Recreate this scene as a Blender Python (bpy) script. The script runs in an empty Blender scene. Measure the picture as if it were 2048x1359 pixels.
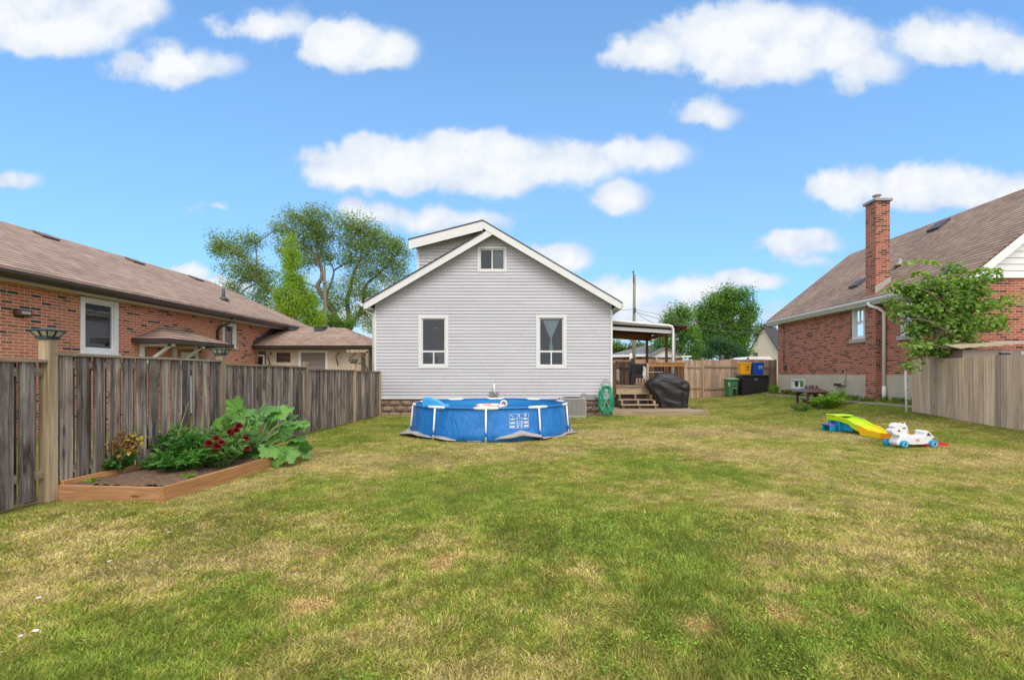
import bpy, math, random
import numpy as np
from mathutils import Vector, Matrix
R = math.radians
SC = bpy.context.scene
COL = SC.collection
rng = np.random.default_rng(7)
random.seed(7)

# ------------------------------------------------------------------ camera
F, CX, HY, CZ = 910.0, 1065.0, 748.0, 1.35        # focal length (px of a 2048 wide frame), vanishing point, eye height
cam_d = bpy.data.cameras.new("camera")
cam = bpy.data.objects.new("camera", cam_d)
COL.objects.link(cam)
cam.location = (0, 0, CZ)
cam.rotation_euler = (R(90), 0, 0)
cam_d.sensor_width = 36
cam_d.lens = F / 2048 * 36
cam_d.shift_x = -(CX - 1024) / 2048
cam_d.shift_y = (HY - 679.5) / 2048
cam_d.clip_start = 0.05
cam_d.clip_end = 3000
SC.camera = cam
SC.render.resolution_x, SC.render.resolution_y = 1024, 679
SC.view_settings.view_transform = 'Standard'
SC.view_settings.look = 'None'
SC.view_settings.exposure = 0.5
SC.render.engine = 'CYCLES'
SC.cycles.max_bounces = 7; SC.cycles.diffuse_bounces = 3; SC.cycles.glossy_bounces = 3; SC.cycles.transmission_bounces = 6; SC.cycles.transparent_max_bounces = 8
SC.view_settings.gamma = 1

def XY(px, Y): return (px - CX) / F * Y
def ZZ(py, Y): return CZ + (HY - py) / F * Y
def PT(px, py, Y): return (XY(px, Y), Y, ZZ(py, Y))

# ------------------------------------------------------------------ node helpers
class NT:
    def __init__(s, tree): s.t = tree
    def __call__(s, kind, props=None, **inp):
        n = s.t.nodes.new('ShaderNode' + kind)
        for k, v in (props or {}).items(): setattr(n, k, v)
        for k, v in inp.items():
            key = int(k[1:]) if k[0] == 'i' and k[1:].isdigit() else k.replace('_', ' ')
            if isinstance(v, bpy.types.NodeSocket): s.t.links.new(v, n.inputs[key])
            else: n.inputs[key].default_value = v
        return n
    def math(s, op, a, b=0.0, c=0.0, clamp=False):
        n = s('Math', {'operation': op, 'use_clamp': clamp}, i0=a, i1=b, i2=c); return n.outputs[0]
    def vm(s, op, a, b=(0, 0, 0)):
        n = s('VectorMath', {'operation': op}, i0=a, i1=b)
        return n.outputs['Value'] if op in ('LENGTH', 'DOT_PRODUCT', 'DISTANCE') else n.outputs[0]
    def ramp(s, fac, stops, interp='LINEAR'):
        n = s('ValToRGB', None, Fac=fac); cr = n.color_ramp; cr.interpolation = interp
        while len(cr.elements) < len(stops): cr.elements.new(0.5)
        for e, (p, c) in zip(cr.elements, stops):
            e.position = p; e.color = (*c, 1) if len(c) == 3 else c
        return n.outputs[0]
    def mix(s, fac, a, b, mode='MIX'):
        n = s('Mix', {'data_type': 'RGBA', 'blend_type': mode})
        for k, v in ((0, fac), (6, a), (7, b)):
            if isinstance(v, bpy.types.NodeSocket): s.t.links.new(v, n.inputs[k])
            else: n.inputs[k].default_value = v if k == 0 or len(v) == 4 else (*v, 1)
        return n.outputs[2]
    def mrange(s, v, a, b, c=0.0, d=1.0, interp='LINEAR'):
        n = s('MapRange', {'interpolation_type': interp}, Value=v)
        for k, x in zip(('From Min', 'From Max', 'To Min', 'To Max'), (a, b, c, d)): n.inputs[k].default_value = x
        return n.outputs[0]

# ------------------------------------------------------------------ world and sun
SUN_EL, SUN_AZ = R(50), R(160)      # azimuth clockwise from +Y
world = bpy.data.worlds.new("World"); SC.world = world; world.use_nodes = True
wn = NT(world.node_tree); world.node_tree.nodes.clear()
sky = wn('TexSky', {'sky_type': 'NISHITA', 'sun_disc': False, 'sun_elevation': SUN_EL, 'sun_rotation': SUN_AZ,
                    'altitude': 100, 'air_density': 1.0, 'dust_density': 0.6, 'ozone_density': 2.5})
SKY_K = 0.15
gen = wn('TexCoord').outputs['Generated']
sep = wn('SeparateXYZ', None, i0=gen)
cd_ = wn.math('MAXIMUM', sep.outputs[1], 0.25)      # clouds laid out on a far vertical sheet north of the yard
cu = wn.math('DIVIDE', sep.outputs[0], cd_)
cv = wn.math('DIVIDE', sep.outputs[2], cd_)
uv = wn('CombineXYZ', None, X=cu, Y=cv, Z=0.0).outputs[0]
n1 = wn('TexNoise', {'noise_dimensions': '2D'}, Vector=uv, Scale=5.5, Detail=6.0, Roughness=0.55)
n2 = wn('TexNoise', {'noise_dimensions': '2D'}, Vector=uv, Scale=11.0, Detail=7.0, Roughness=0.56)
warp = wn.vm('MULTIPLY', wn.vm('SUBTRACT', n1.outputs[1], (0.5, 0.5, 0.5)), (0.07, 0.035, 0))
warp2 = wn.vm('MULTIPLY', wn.vm('SUBTRACT', n2.outputs[1], (0.5, 0.5, 0.5)), (0.05, 0.04, 0))
p0 = wn.vm('ADD', wn.vm('ADD', uv, warp), warp2)
CLOUDS = [  # px, py, half width, up, down, strength
    (90, 48, 215, 75, 66, 1.3), (250, 20, 100, 50, 52, 1.0), (350, 138, 125, 52, 38, .85), (430, 128, 60, 28, 28, .5),
    (540, 50, 100, 42, 32, .7), (690, 85, 110, 60, 60, 1.2), (745, 100, 95, 62, 48, 1.1),
    (1300, 105, 95, 55, 42, .85), (1500, 85, 190, 95, 95, 1.5), (1640, 85, 130, 75, 70, 1.2), (1730, 130, 90, 45, 50, .6),
    (1900, 88, 160, 62, 48, .8), (2020, 105, 80, 48, 50, .9), (1420, 232, 75, 32, 22, .55),
    (780, 335, 170, 70, 52, 1.3), (960, 330, 190, 78, 62, 1.5), (700, 355, 120, 40, 32, .9), (1120, 335, 130, 55, 45, 1.0),
    (1260, 305, 135, 36, 40, .75), (1238, 398, 72, 42, 32, .85), (745, 425, 75, 26, 26, .8), (870, 438, 160, 32, 34, .55),
    (1700, 375, 90, 44, 38, 1.1), (1840, 382, 170, 62, 48, 1.2), (1980, 385, 120, 48, 42, 1.0), (1590, 492, 70, 38, 32, .95),
    (1640, 485, 60, 30, 24, .7), (1610, 522, 70, 18, 18, .4), (28, 356, 55, 20, 18, .5), (430, 412, 30, 18, 14, .4),
    (1110, 515, 75, 40, 40, 1.0), (1240, 590, 90, 42, 38, .8), (1390, 580, 120, 30, 32, .75), (1500, 563, 80, 24, 22, .8),
    (370, 545, 55, 16, 26, .8), (450, 570, 90, 20, 30, .6), (1350, 640, 260, 40, 60, .45), (700, 620, 400, 50, 80, .35)]
def ang(px, py):
    x, z = (px - CX) / F, (HY - py) / F
    return x, z
acc = None
for (px, py, w, up, dn, st) in CLOUDS:
    a0, e0 = ang(px, py); wx = (ang(px + w, py)[0] - ang(px - w, py)[0]) / 2
    eu = ang(px, py - up)[1] - e0; ed = e0 - ang(px, py + dn)[1]
    q = wn.vm('SUBTRACT', p0, (a0, e0, 0))
    q = wn.vm('MAXIMUM', wn.vm('MULTIPLY', q, (1 / wx, 1 / eu, 0)), wn.vm('MULTIPLY', q, (1 / wx, -1 / ed, 0)))
    # |x| through the pair: the negative side of x is folded by LENGTH
    d = wn.math('MULTIPLY_ADD', wn.vm('LENGTH', q), -st, st)
    acc = d if acc is None else wn.math('SMOOTH_MAX', acc, d, 0.18)
fine = wn.math('MULTIPLY_ADD', n2.outputs[0], 1.0, -0.42)
dens = wn.math('ADD', acc, fine)
alpha = wn.mrange(dens, -0.05, 0.44, 0, 0.97, 'SMOOTHSTEP')
n3 = wn('TexNoise', {'noise_dimensions': '2D'}, Vector=wn.vm('ADD', uv, (0.016, -0.034, 0)), Scale=11.0, Detail=5.0, Roughness=0.56)
relief = wn.math('SUBTRACT', n3.outputs[0], n2.outputs[0])
lum = wn.math('ADD', wn.mrange(dens, 0.05, 0.8, 0.25, 0.90), wn.math('MULTIPLY', relief, 1.5), clamp=True)
ccol = wn.ramp(lum, [(0.0, (0.42, 0.49, 0.62)), (0.5, (0.56, 0.61, 0.68)), (1.0, (0.69, 0.70, 0.71))])
CLOUD_K = 1.0
skyc = wn.vm('SCALE', sky.outputs[0]); skyn = skyc.node; skyn.inputs['Scale'].default_value = SKY_K
# mild thin veil that pales the blue towards the horizon
veil = wn.mrange(cv, -0.02, 0.85, 0.72, 0.28)
skyg = wn.vm('MULTIPLY', skyc, (0.50, 0.90, 1.28))
skyv = wn.mix(veil, skyg, (0.31, 0.54, 0.77))
tot = wn.mix(alpha, skyv, ccol)
# unseen white sky fill, overhead and south, added to light the yard neutrally
sky_fill = wn.math('MAXIMUM', wn.mrange(sep.outputs[1], 0.42, -0.15, 0, 1, 'SMOOTHSTEP'), wn.mrange(sep.outputs[2], 0.70, 0.95, 0, 1, 'SMOOTHSTEP'))
tot = wn.mix(sky_fill, tot, (1.06, 1.06, 1.09))
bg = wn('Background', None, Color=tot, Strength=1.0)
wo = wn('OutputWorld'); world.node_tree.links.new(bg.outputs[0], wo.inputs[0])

sun_d = bpy.data.lights.new("sun", 'SUN'); sun_d.energy = 1.3; sun_d.angle = R(30); sun_d.color = (1, 0.94, 0.86)
sun = bpy.data.objects.new("sun", sun_d); COL.objects.link(sun)
sd = Vector((math.sin(SUN_AZ) * math.cos(SUN_EL), math.cos(SUN_AZ) * math.cos(SUN_EL), math.sin(SUN_EL)))
sun.rotation_euler = (-sd).to_track_quat('-Z', 'Y').to_euler()

# ------------------------------------------------------------------ mesh builder
class MB:
    def __init__(s): s.v = []; s.f = []; s.r = []; s.s = []; s.c = []; s.n = 0
    def add(s, v, faces, rnd=None, smooth=False, col=None):
        v = np.asarray(v, dtype=np.float64).reshape(-1, 3)
        if not isinstance(faces, list): faces = [faces]
        for f in faces:
            f = np.atleast_2d(np.asarray(f, dtype=np.int64))
            s.f.append(f + s.n); s.s.append(np.full(len(f), smooth))
        s.v.append(v); s.n += len(v)
        if rnd is None: rnd = random.random()
        s.r.append(np.broadcast_to(np.asarray(rnd, dtype=np.float64), (len(v),)))
        if col is not None: s.c.append(np.broadcast_to(np.asarray(col), (len(v), 3)))
        return s
    BF = np.array([[0, 3, 2, 1], [4, 5, 6, 7], [0, 1, 5, 4], [1, 2, 6, 5], [2, 3, 7, 6], [3, 0, 4, 7]])
    def box(s, x0, x1, y0, y1, z0, z1, M=None, rnd=None, taper=None):
        v = np.array([[x0, y0, z0], [x1, y0, z0], [x1, y1, z0], [x0, y1, z0], [x0, y0, z1], [x1, y0, z1], [x1, y1, z1], [x0, y1, z1]], float)
        if taper is not None:      # scale of the bottom about the middle
            c = v[:4].mean(0); v[:4, :2] = c[:2] + (v[:4, :2] - c[:2]) * taper
        if M is not None: v = np.array([tuple(M @ Vector(p)) for p in v])
        return s.add(v, MB.BF, rnd)
    def beam(s, a, b, w, h, rnd=None, up=(0, 0, 1)):
        a, b = Vector(a), Vector(b); d = b - a; L = d.length; d.normalize()
        sd_ = d.cross(Vector(up)); sd_.normalize(); u = sd_.cross(d)
        v = []
        for t in (0, L):
            for (p, q) in ((-w / 2, -h / 2), (w / 2, -h / 2), (w / 2, h / 2), (-w / 2, h / 2)):
                v.append(tuple(a + d * t + sd_ * p + u * q))
        return s.add(v, MB.BF, rnd)
    def tube(s, pts, r, n=8, rnd=None, caps=True, closed=False):
        P = [Vector(p) for p in pts]; m = len(P)
        rr = r if hasattr(r, '__len__') else [r] * m
        v = []; prev = None
        for i in range(m):
            if closed: d = P[(i + 1) % m] - P[i - 1]
            else: d = P[min(i + 1, m - 1)] - P[max(i - 1, 0)]
            if d.length < 1e-9: d = Vector((0, 0, 1))
            d.normalize()
            if prev is None: a = Vector((0, 0, 1)) if abs(d.z) < 0.9 else Vector((1, 0, 0)); a = d.cross(a)
            else: a = prev - d * prev.dot(d)
            a.normalize(); prev = a; b = d.cross(a)
            for k in range(n):
                t = 2 * math.pi * k / n
                v.append(tuple(P[i] + (a * math.cos(t) + b * math.sin(t)) * rr[i]))
        f = []
        for i in range(m if closed else m - 1):
            j = (i + 1) % m
            for k in range(n):
                k2 = (k + 1) % n; f.append([i * n + k, i * n + k2, j * n + k2, j * n + k])
        fs = [np.array(f)]
        if caps and not closed: fs += [np.array([list(range(n))[::-1]]), np.array([[(m - 1) * n + k for k in range(n)]])]
        return s.add(v, fs, rnd, True)
    def prism(s, poly, axis, a0, a1, rnd=None):
        """poly: 2-D points; axis 'y' -> (x,z) extruded along y, 'x' -> (y,z) along x, 'z' -> (x,y) along z"""
        n = len(poly); v = []
        for a in (a0, a1):
            for (p, q) in poly:
                v.append({'y': (p, a, q), 'x': (a, p, q), 'z': (p, q, a)}[axis])
        side = [[k, (k + 1) % n, n + (k + 1) % n, n + k] for k in range(n)]
        return s.add(v, [np.array([list(range(n))[::-1]]), np.array([[n + k for k in range(n)]]), np.array(side)], rnd)
    def lathe(s, prof, c, n=24, rnd=None, smooth=True, a0=0, sx=1, sy=1):
        v = []; m = len(prof)
        for (r, z) in prof:
            for k in range(n):
                t = a0 + 2 * math.pi * k / n; v.append((c[0] + r * math.cos(t) * sx, c[1] + r * math.sin(t) * sy, c[2] + z))
        f = [[i * n + k, i * n + (k + 1) % n, (i + 1) * n + (k + 1) % n, (i + 1) * n + k] for i in range(m - 1) for k in range(n)]
        fs = [np.array(f), np.array([list(range(n))[::-1]]), np.array([[(m - 1) * n + k for k in range(n)]])]
        return s.add(v, fs, rnd, smooth)
    def grid(s, G, rnd=None, smooth=True, closed_u=False, col=None):
        G = np.asarray(G, float); a, b = G.shape[:2]
        I = np.arange(a * b).reshape(a, b)
        if closed_u: I = np.concatenate([I, I[:, :1]], 1)
        f = np.stack([I[:-1, :-1], I[:-1, 1:], I[1:, 1:], I[1:, :-1]], -1).reshape(-1, 4)
        return s.add(G.reshape(-1, 3), f, rnd, smooth, col)
    def inst(s, T, faces, Ms, offs, rnd, smooth=False, col=None):
        """many copies of a little template: T (n,3), Ms (k,3,3), offs (k,3)"""
        k, n = len(offs), len(T)
        v = np.einsum('kij,nj->kni', Ms, T) + offs[:, None, :]
        base = (np.arange(k) * n)[:, None, None]
        fl = [(np.asarray(f)[None] + base).reshape(-1, np.asarray(f).shape[1]) for f in (faces if isinstance(faces, list) else [faces])]
        c = None if col is None else np.repeat(col, n, 0)
        return s.add(v.reshape(-1, 3), fl, np.repeat(rnd, n), smooth, c)
    def build(s, name, mat, parent=None, bevel=0, seg=2, kind=None, subsurf=0, wn=False):
        v = np.concatenate(s.v)
        org = world_loc(parent) if parent is not None else Vector((0, 0, 0))
        v = v - np.array(org)
        me = bpy.data.meshes.new(name)
        me.vertices.add(len(v)); me.vertices.foreach_set('co', v.astype(np.float32).ravel())
        loops = np.concatenate([f.ravel() for f in s.f]); tot = np.concatenate([np.full(len(f), f.shape[1]) for f in s.f])
        me.loops.add(len(loops)); me.loops.foreach_set('vertex_index', loops.astype(np.int32))
        me.polygons.add(len(tot)); me.polygons.foreach_set('loop_start', np.concatenate([[0], np.cumsum(tot)[:-1]]).astype(np.int32))
        me.polygons.foreach_set('loop_total', tot.astype(np.int32))
        me.polygons.foreach_set('use_smooth', np.concatenate(s.s))
        at = me.attributes.new('rnd', 'FLOAT', 'POINT'); at.data.foreach_set('value', np.concatenate(s.r).astype(np.float32))
        if s.c:
            c = np.concatenate(s.c); c4 = np.concatenate([c, np.ones((len(c), 1))], 1)
            ca = me.attributes.new('col', 'FLOAT_COLOR', 'POINT'); ca.data.foreach_set('color', c4.astype(np.float32).ravel())
        me.update(calc_edges=True); me.validate()
        o = bpy.data.objects.new(name, me); COL.objects.link(o)
        me.materials.append(mat)
        if parent is not None: o.parent = parent
        if bevel:
            m = o.modifiers.new('bevel', 'BEVEL'); m.width = bevel; m.segments = seg; m.limit_method = 'ANGLE'; m.angle_limit = R(35)
            if wn: m.harden_normals = True
        if subsurf:
            m = o.modifiers.new('sub', 'SUBSURF'); m.levels = m.render_levels = subsurf
        if kind: o['kind'] = kind
        return o

def world_loc(o):
    l = Vector((0, 0, 0))
    while o is not None: l += Vector(o.location); o = o.parent
    return l
def tag(o, label, cat=None, group=None):
    o['label'] = label
    if cat: o['category'] = cat
    if group: o['group'] = group
    return o
def thing(name, label, cat, loc=(0, 0, 0), group=None):
    o = bpy.data.objects.new(name, None); COL.objects.link(o); o.location = loc; o.empty_display_size = 0.2
    return tag(o, label, cat, group)

# ------------------------------------------------------------------ noise in numpy
def vnoise(x, y, seed=0):
    x = np.asarray(x, float); y = np.asarray(y, float)
    xi, yi = np.floor(x).astype(np.int64), np.floor(y).astype(np.int64); fx, fy = x - xi, y - yi
    fx = fx * fx * (3 - 2 * fx); fy = fy * fy * (3 - 2 * fy)
    def h(a, b):
        n = (a * 374761393 + b * 668265263 + seed * 1442695041) & 0xffffffff
        n = ((n ^ (n >> 13)) * 1274126177) & 0xffffffff
        return ((n ^ (n >> 16)) & 0xffff) / 65535.0
    return (h(xi, yi) * (1 - fx) + h(xi + 1, yi) * fx) * (1 - fy) + (h(xi, yi + 1) * (1 - fx) + h(xi + 1, yi + 1) * fx) * fy
def fbm(x, y, seed=0, o=4):
    a, t, s = 0.5, 0, 0
    for k in range(o):
        t = t + a * vnoise(x * 2 ** k + 17.3 * k, y * 2 ** k + 5.1 * k, seed + k); s += a; a *= 0.55
    return t / s
def gz(x, y):
    x = np.asarray(x, float); y = np.asarray(y, float)
    t = np.clip((x - 6.0) / 5.5, 0, 1)
    return 0.5 * t * t + (fbm(x * 0.5, y * 0.5, 31, 2) - 0.5) * 0.05 * np.clip((x + 5.0), 0, 1)
def GZ(x, y): return float(gz(x, y))

# ------------------------------------------------------------------ materials
MATS = {}
def newmat(name):
    m = bpy.data.materials.new(name); m.use_nodes = True; m.node_tree.nodes.clear(); n = NT(m.node_tree)
    out = n('OutputMaterial'); MATS[name] = m
    return m, n, out
def finish(m, n, out, color, rough=0.6, bump=None, strength=0.3, dist=0.01, spec=0.5, metal=0.0, coat=0.0):
    b = n('BsdfPrincipled'); 
    for k, v in (('Base Color', color), ('Roughness', rough), ('Specular IOR Level', spec), ('Metallic', metal), ('Coat Weight', coat)):
        if isinstance(v, bpy.types.NodeSocket): m.node_tree.links.new(v, b.inputs[k])
        else: b.inputs[k].default_value = (*v, 1) if isinstance(v, tuple) and len(v) == 3 else v
    if bump is not None:
        bp = n('Bump', None, Strength=strength, Distance=dist, Height=bump); m.node_tree.links.new(bp.outputs[0], b.inputs['Normal'])
    m.node_tree.links.new(b.outputs[0], out.inputs[0]); return m
def rnd(n): return n('Attribute', {'attribute_name': 'rnd'}).outputs['Fac']
def pos(n): return n('NewGeometry').outputs['Position']
def plain(name, col, rough=0.5, metal=0.0, var=0.12, scale=6, bump=0.0, coat=0.0, vr=0.0):
    m, n, out = newmat(name)
    t = n('TexNoise', None, Vector=pos(n), Scale=float(scale), Detail=5.0, Roughness=0.6).outputs[0]
    g = n('TexNoise', None, Vector=pos(n), Scale=float(scale) * 9, Detail=3.0).outputs[0]
    f = n.math('ADD', n.math('MULTIPLY', t, 0.7), n.math('MULTIPLY', g, 0.3))
    lo = tuple(c * (1 - var) for c in col); hi = tuple(min(1, c * (1 + var)) for c in col)
    c = n.ramp(f, [(0.3, lo), (0.7, hi)])
    if vr: c = n.mix(1.0, c, n.ramp(rnd(n), [(0, (1 - vr,) * 3), (1, (1 + vr,) * 3)]), 'MULTIPLY')
    return finish(m, n, out, c, n.mrange(t, 0.3, 0.7, max(rough - .06, 0), rough + .08), bump=(g if bump else None), strength=bump, dist=0.004, metal=metal, coat=coat)

def wood(name, cols, axis='z', rough=0.8, dark=0.5, knots=True, stain=0.5):
    """weathered boards; grain along AXIS; every board its own tone through the rnd attribute"""
    m, n, out = newmat(name)
    r = rnd(n); off = n.math('MULTIPLY', r, 37.0)
    p = n.vm('ADD', pos(n), n('CombineXYZ', None, X=off, Y=off, Z=off).outputs[0])
    sc = {'z': (26, 26, 0.9), 'y': (26, 0.9, 26), 'x': (0.9, 26, 26)}[axis]
    ps = n.vm('MULTIPLY', p, sc)
    g = n('TexNoise', None, Vector=ps, Scale=1.0, Detail=7.0, Roughness=0.62, Distortion=0.6).outputs[0]
    sc2 = {'z': (5, 5, 1.2), 'y': (5, 1.2, 5), 'x': (1.2, 5, 5)}[axis]
    st = n('TexNoise', None, Vector=n.vm('MULTIPLY', p, sc2), Scale=1.0, Detail=5.0, Roughness=0.65).outputs[0]
    c = n.ramp(g, [(0.30, cols[0]), (0.5, cols[1]), (0.70, cols[2])])
    tone = n.ramp(r, [(0.0, (0.62,) * 3), (0.35, (0.9, 0.88, 0.87)), (0.7, (1.05, 1.0, 0.95)), (1.0, (1.3, 1.22, 1.12))])
    c = n.mix(1.0, c, tone, 'MULTIPLY')
    c = n.mix(n.mrange(st, 0.48, 0.68, 0, stain), c, tuple(x * dark * 0.5 for x in cols[0]))
    h = g
    if knots:
        vs = {'z': (7, 7, 1.6), 'y': (7, 1.6, 7), 'x': (1.6, 7, 7)}[axis]
        vo = n('TexVoronoi', None, Vector=n.vm('MULTIPLY', p, vs), Scale=1.0).outputs['Distance']
        k = n.mrange(vo, 0.06, 0.13, 1, 0)
        c = n.mix(n.math('MULTIPLY', k, 0.75), c, tuple(x * 0.28 for x in cols[0]))
    return finish(m, n, out, c, rough, bump=h, strength=0.5, dist=0.004, spec=0.25)

def brick(name, stops, mortar, bump=0.7):
    m, n, out = newmat(name)
    g = n('NewGeometry'); sp = n('SeparateXYZ', None, i0=g.outputs['Position']); sn = n('SeparateXYZ', None, i0=g.outputs['Normal'])
    isx = n.math('GREATER_THAN', n.math('ABSOLUTE', sn.outputs[0]), 0.5)
    u = n.math('ADD', n.math('MULTIPLY', sp.outputs[1], isx), n.math('MULTIPLY', sp.outputs[0], n.math('SUBTRACT', 1.0, isx)))
    v = n('CombineXYZ', None, X=u, Y=sp.outputs[2], Z=0.0).outputs[0]
    b = n('TexBrick', {'offset': 0.5}, Vector=v, Color1=(0, 0, 0, 1), Color2=(1, 1, 1, 1), Mortar=(0.5, 0.5, 0.5, 1), Scale=1.0)
    b.inputs['Mortar Size'].default_value = 0.0055; b.inputs['Mortar Smooth'].default_value = 0.15
    b.inputs['Bias'].default_value = 0; b.inputs['Brick Width'].default_value = 0.2159; b.inputs['Row Height'].default_value = 0.0677
    fine = n('TexNoise', None, Vector=g.outputs['Position'], Scale=70.0, Detail=4.0, Roughness=0.7).outputs[0]
    big = n('TexNoise', None, Vector=g.outputs['Position'], Scale=0.9, Detail=4.0).outputs[0]
    idx = n.math('ADD', n('RGBToBW', None, Color=b.outputs[0]).outputs[0], n.math('MULTIPLY_ADD', fine, 0.12, -0.06))
    c = n.ramp(idx, stops)
    c = n.mix(1.0, c, n.ramp(fine, [(0.3, (0.8,) * 3), (0.7, (1.15,) * 3)]), 'MULTIPLY')
    mc = n.mix(n.mrange(fine, .3, .7), mortar, tuple(x * 0.78 for x in mortar))
    c = n.mix(b.outputs[1], c, mc)
    c = n.mix(1.0, c, n.ramp(big, [(0.3, (0.86,) * 3), (0.7, (1.08,) * 3)]), 'MULTIPLY')
    h = n.math('ADD', n.math('SUBTRACT', 1.0, b.outputs[1]), n.math('MULTIPLY', fine, 0.3))
    return finish(m, n, out, c, 0.85, bump=h, strength=bump, dist=0.006, spec=0.3)

def shingle(name, cols, uaxis, k, row=0.142):
    """asphalt shingles; courses counted up the slope: v = z * k"""
    m, n, out = newmat(name)
    sp = n('SeparateXYZ', None, i0=pos(n))
    u = sp.outputs[{'x': 0, 'y': 1}[uaxis]]
    wob = n('TexNoise', None, Vector=pos(n), Scale=1.2, Detail=2.0).outputs[0]
    vv = n.math('ADD', n.math('MULTIPLY', sp.outputs[2], k), n.math('MULTIPLY', wob, 0.03))
    v = n('CombineXYZ', None, X=u, Y=vv, Z=0.0).outputs[0]
    b = n('TexBrick', {'offset': 0.37, 'offset_frequency': 2, 'squash': 0.7, 'squash_frequency': 3}, Vector=v, Color1=(0, 0, 0, 1), Color2=(1, 1, 1, 1), Mortar=(0.4, 0.4, 0.4, 1), Scale=1.0)
    b.inputs['Mortar Size'].default_value = 0.002; b.inputs['Brick Width'].default_value = 0.21; b.inputs['Row Height'].default_value = row
    fr = n.math('FRACT', n.math('DIVIDE', vv, row))
    fine = n('TexNoise', None, Vector=pos(n), Scale=45.0, Detail=5.0, Roughness=0.8).outputs[0]
    big = n('TexNoise', None, Vector=pos(n), Scale=0.7, Detail=4.0).outputs[0]
    idx = n.math('ADD', n('RGBToBW', None, Color=b.outputs[0]).outputs[0], n.math('MULTIPLY_ADD', fine, 0.9, -0.45))
    idx = n.math('MULTIPLY_ADD', idx, 0.38, 0.31)
    c = n.ramp(idx, [(0.0, cols[0]), (0.5, cols[1]), (1.0, cols[2])])
    edge = n.mrange(fr, 0.62, 0.92, 0, 0.9)      # dark course line: each row darkens towards its upper edge
    c = n.mix(edge, c, tuple(x * 0.35 for x in cols[0]))
    c = n.mix(1.0, c, n.ramp(big, [(0.3, (0.85,) * 3), (0.7, (1.1,) * 3)]), 'MULTIPLY')
    h = n.math('ADD', n.math('MULTIPLY', fr, -1.0), n.math('MULTIPLY', fine, 0.35))
    return finish(m, n, out, c, 0.9, bump=h, strength=0.6, dist=0.02, spec=0.2)

def leafmat(name, dark, mid, light, trans=0.35, rough=0.5):
    m, n, out = newmat(name)
    c = n.ramp(rnd(n), [(0, dark), (0.5, mid), (1, light)])
    b = n('BsdfPrincipled', None, Base_Color=c, Roughness=rough); b.inputs['Specular IOR Level'].default_value = 0.35
    t = n('BsdfTranslucent', None, Color=n.mix(1.0, c, (1.5, 1.6, 0.7), 'MULTIPLY'))
    x = n('MixShader', None, Fac=trans); m.node_tree.links.new(b.outputs[0], x.inputs[1]); m.node_tree.links.new(t.outputs[0], x.inputs[2])
    m.node_tree.links.new(x.outputs[0], out.inputs[0]); return m

def glass(name, tint=(0.66, 0.70, 0.68), refl=0.06):
    m, n, out = newmat(name)
    t = n('BsdfTransparent', None, Color=(*tint, 1)); g = n('BsdfGlossy', None, Color=(0.9, 0.95, 1, 1), Roughness=0.02)
    w = n('TexNoise', None, Vector=pos(n), Scale=1.7, Detail=2.0).outputs[0]
    m.node_tree.links.new(n('Bump', None, Strength=0.06, Distance=0.05, Height=w).outputs[0], g.inputs['Normal'])
    fr = n.math('MULTIPLY_ADD', n('Fresnel', None, IOR=1.5).outputs[0], 1.1, refl - 0.04, clamp=True)
    x = n('MixShader', None, Fac=fr); m.node_tree.links.new(t.outputs[0], x.inputs[1]); m.node_tree.links.new(g.outputs[0], x.inputs[2])
    m.node_tree.links.new(x.outputs[0], out.inputs[0]); return m

M_ = {}
M_['siding'] = plain('siding', (0.515, 0.51, 0.545), 0.55, var=0.06, scale=1.5, vr=0.05)
M_['white'] = plain('white_trim', (0.70, 0.705, 0.70), 0.45, var=0.06, scale=3)
M_['soffit'] = plain('soffit', (0.62, 0.61, 0.58), 0.6, var=0.06, scale=3)
M_['pvc'] = plain('white_plastic', (0.80, 0.81, 0.82), 0.35, var=0.04, scale=4)
M_['brick_l'] = brick('orange_brick', [(0.0, (0.06, 0.045, 0.04)), (0.09, (0.10, 0.06, 0.045)), (0.13, (0.28, 0.14, 0.07)), (0.3, (0.50, 0.16, 0.085)), (0.6, (0.55, 0.175, 0.11)), (0.85, (0.48, 0.21, 0.10)), (1.0, (0.40, 0.12, 0.075))], (0.80, 0.62, 0.47))
M_['brick_r'] = brick('red_brick', [(0.0, (0.10, 0.045, 0.03)), (0.22, (0.17, 0.065, 0.045)), (0.30, (0.38, 0.115, 0.07)), (0.7, (0.48, 0.16, 0.095)), (1.0, (0.33, 0.10, 0.07))], (0.68, 0.52, 0.40))
M_['sh_l'] = shingle('brown_shingle_left', ((0.20, 0.135, 0.10), (0.365, 0.255, 0.195), (0.55, 0.41, 0.33)), 'y', 2.43, 0.215)
M_['sh_g'] = shingle('brown_shingle_garage', ((0.20, 0.135, 0.10), (0.365, 0.255, 0.195), (0.55, 0.41, 0.33)), 'x', 2.43)
M_['sh_r'] = shingle('brown_shingle_right', ((0.16, 0.11, 0.08), (0.30, 0.21, 0.16), (0.46, 0.345, 0.27)), 'y', 1.6, 0.17)
M_['sh_dark'] = plain('dark_shingle', (0.05, 0.05, 0.055), 0.9, var=0.3, scale=14)
M_['sh_grey'] = shingle('grey_shingle', ((0.12, 0.12, 0.13), (0.2, 0.2, 0.22), (0.3, 0.3, 0.32)), 'x', 2.2)
M_['gutter_brown'] = plain('brown_gutter', (0.055, 0.04, 0.035), 0.35, var=0.15, coat=0.2)
M_['cream_block'] = plain('cream_block', (0.56, 0.46, 0.34), 0.85, var=0.15, scale=3, bump=0.3)
M_['found_r'] = plain('tan_foundation', (0.52, 0.45, 0.36), 0.85, var=0.16, scale=1.8, bump=0.3)
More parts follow.
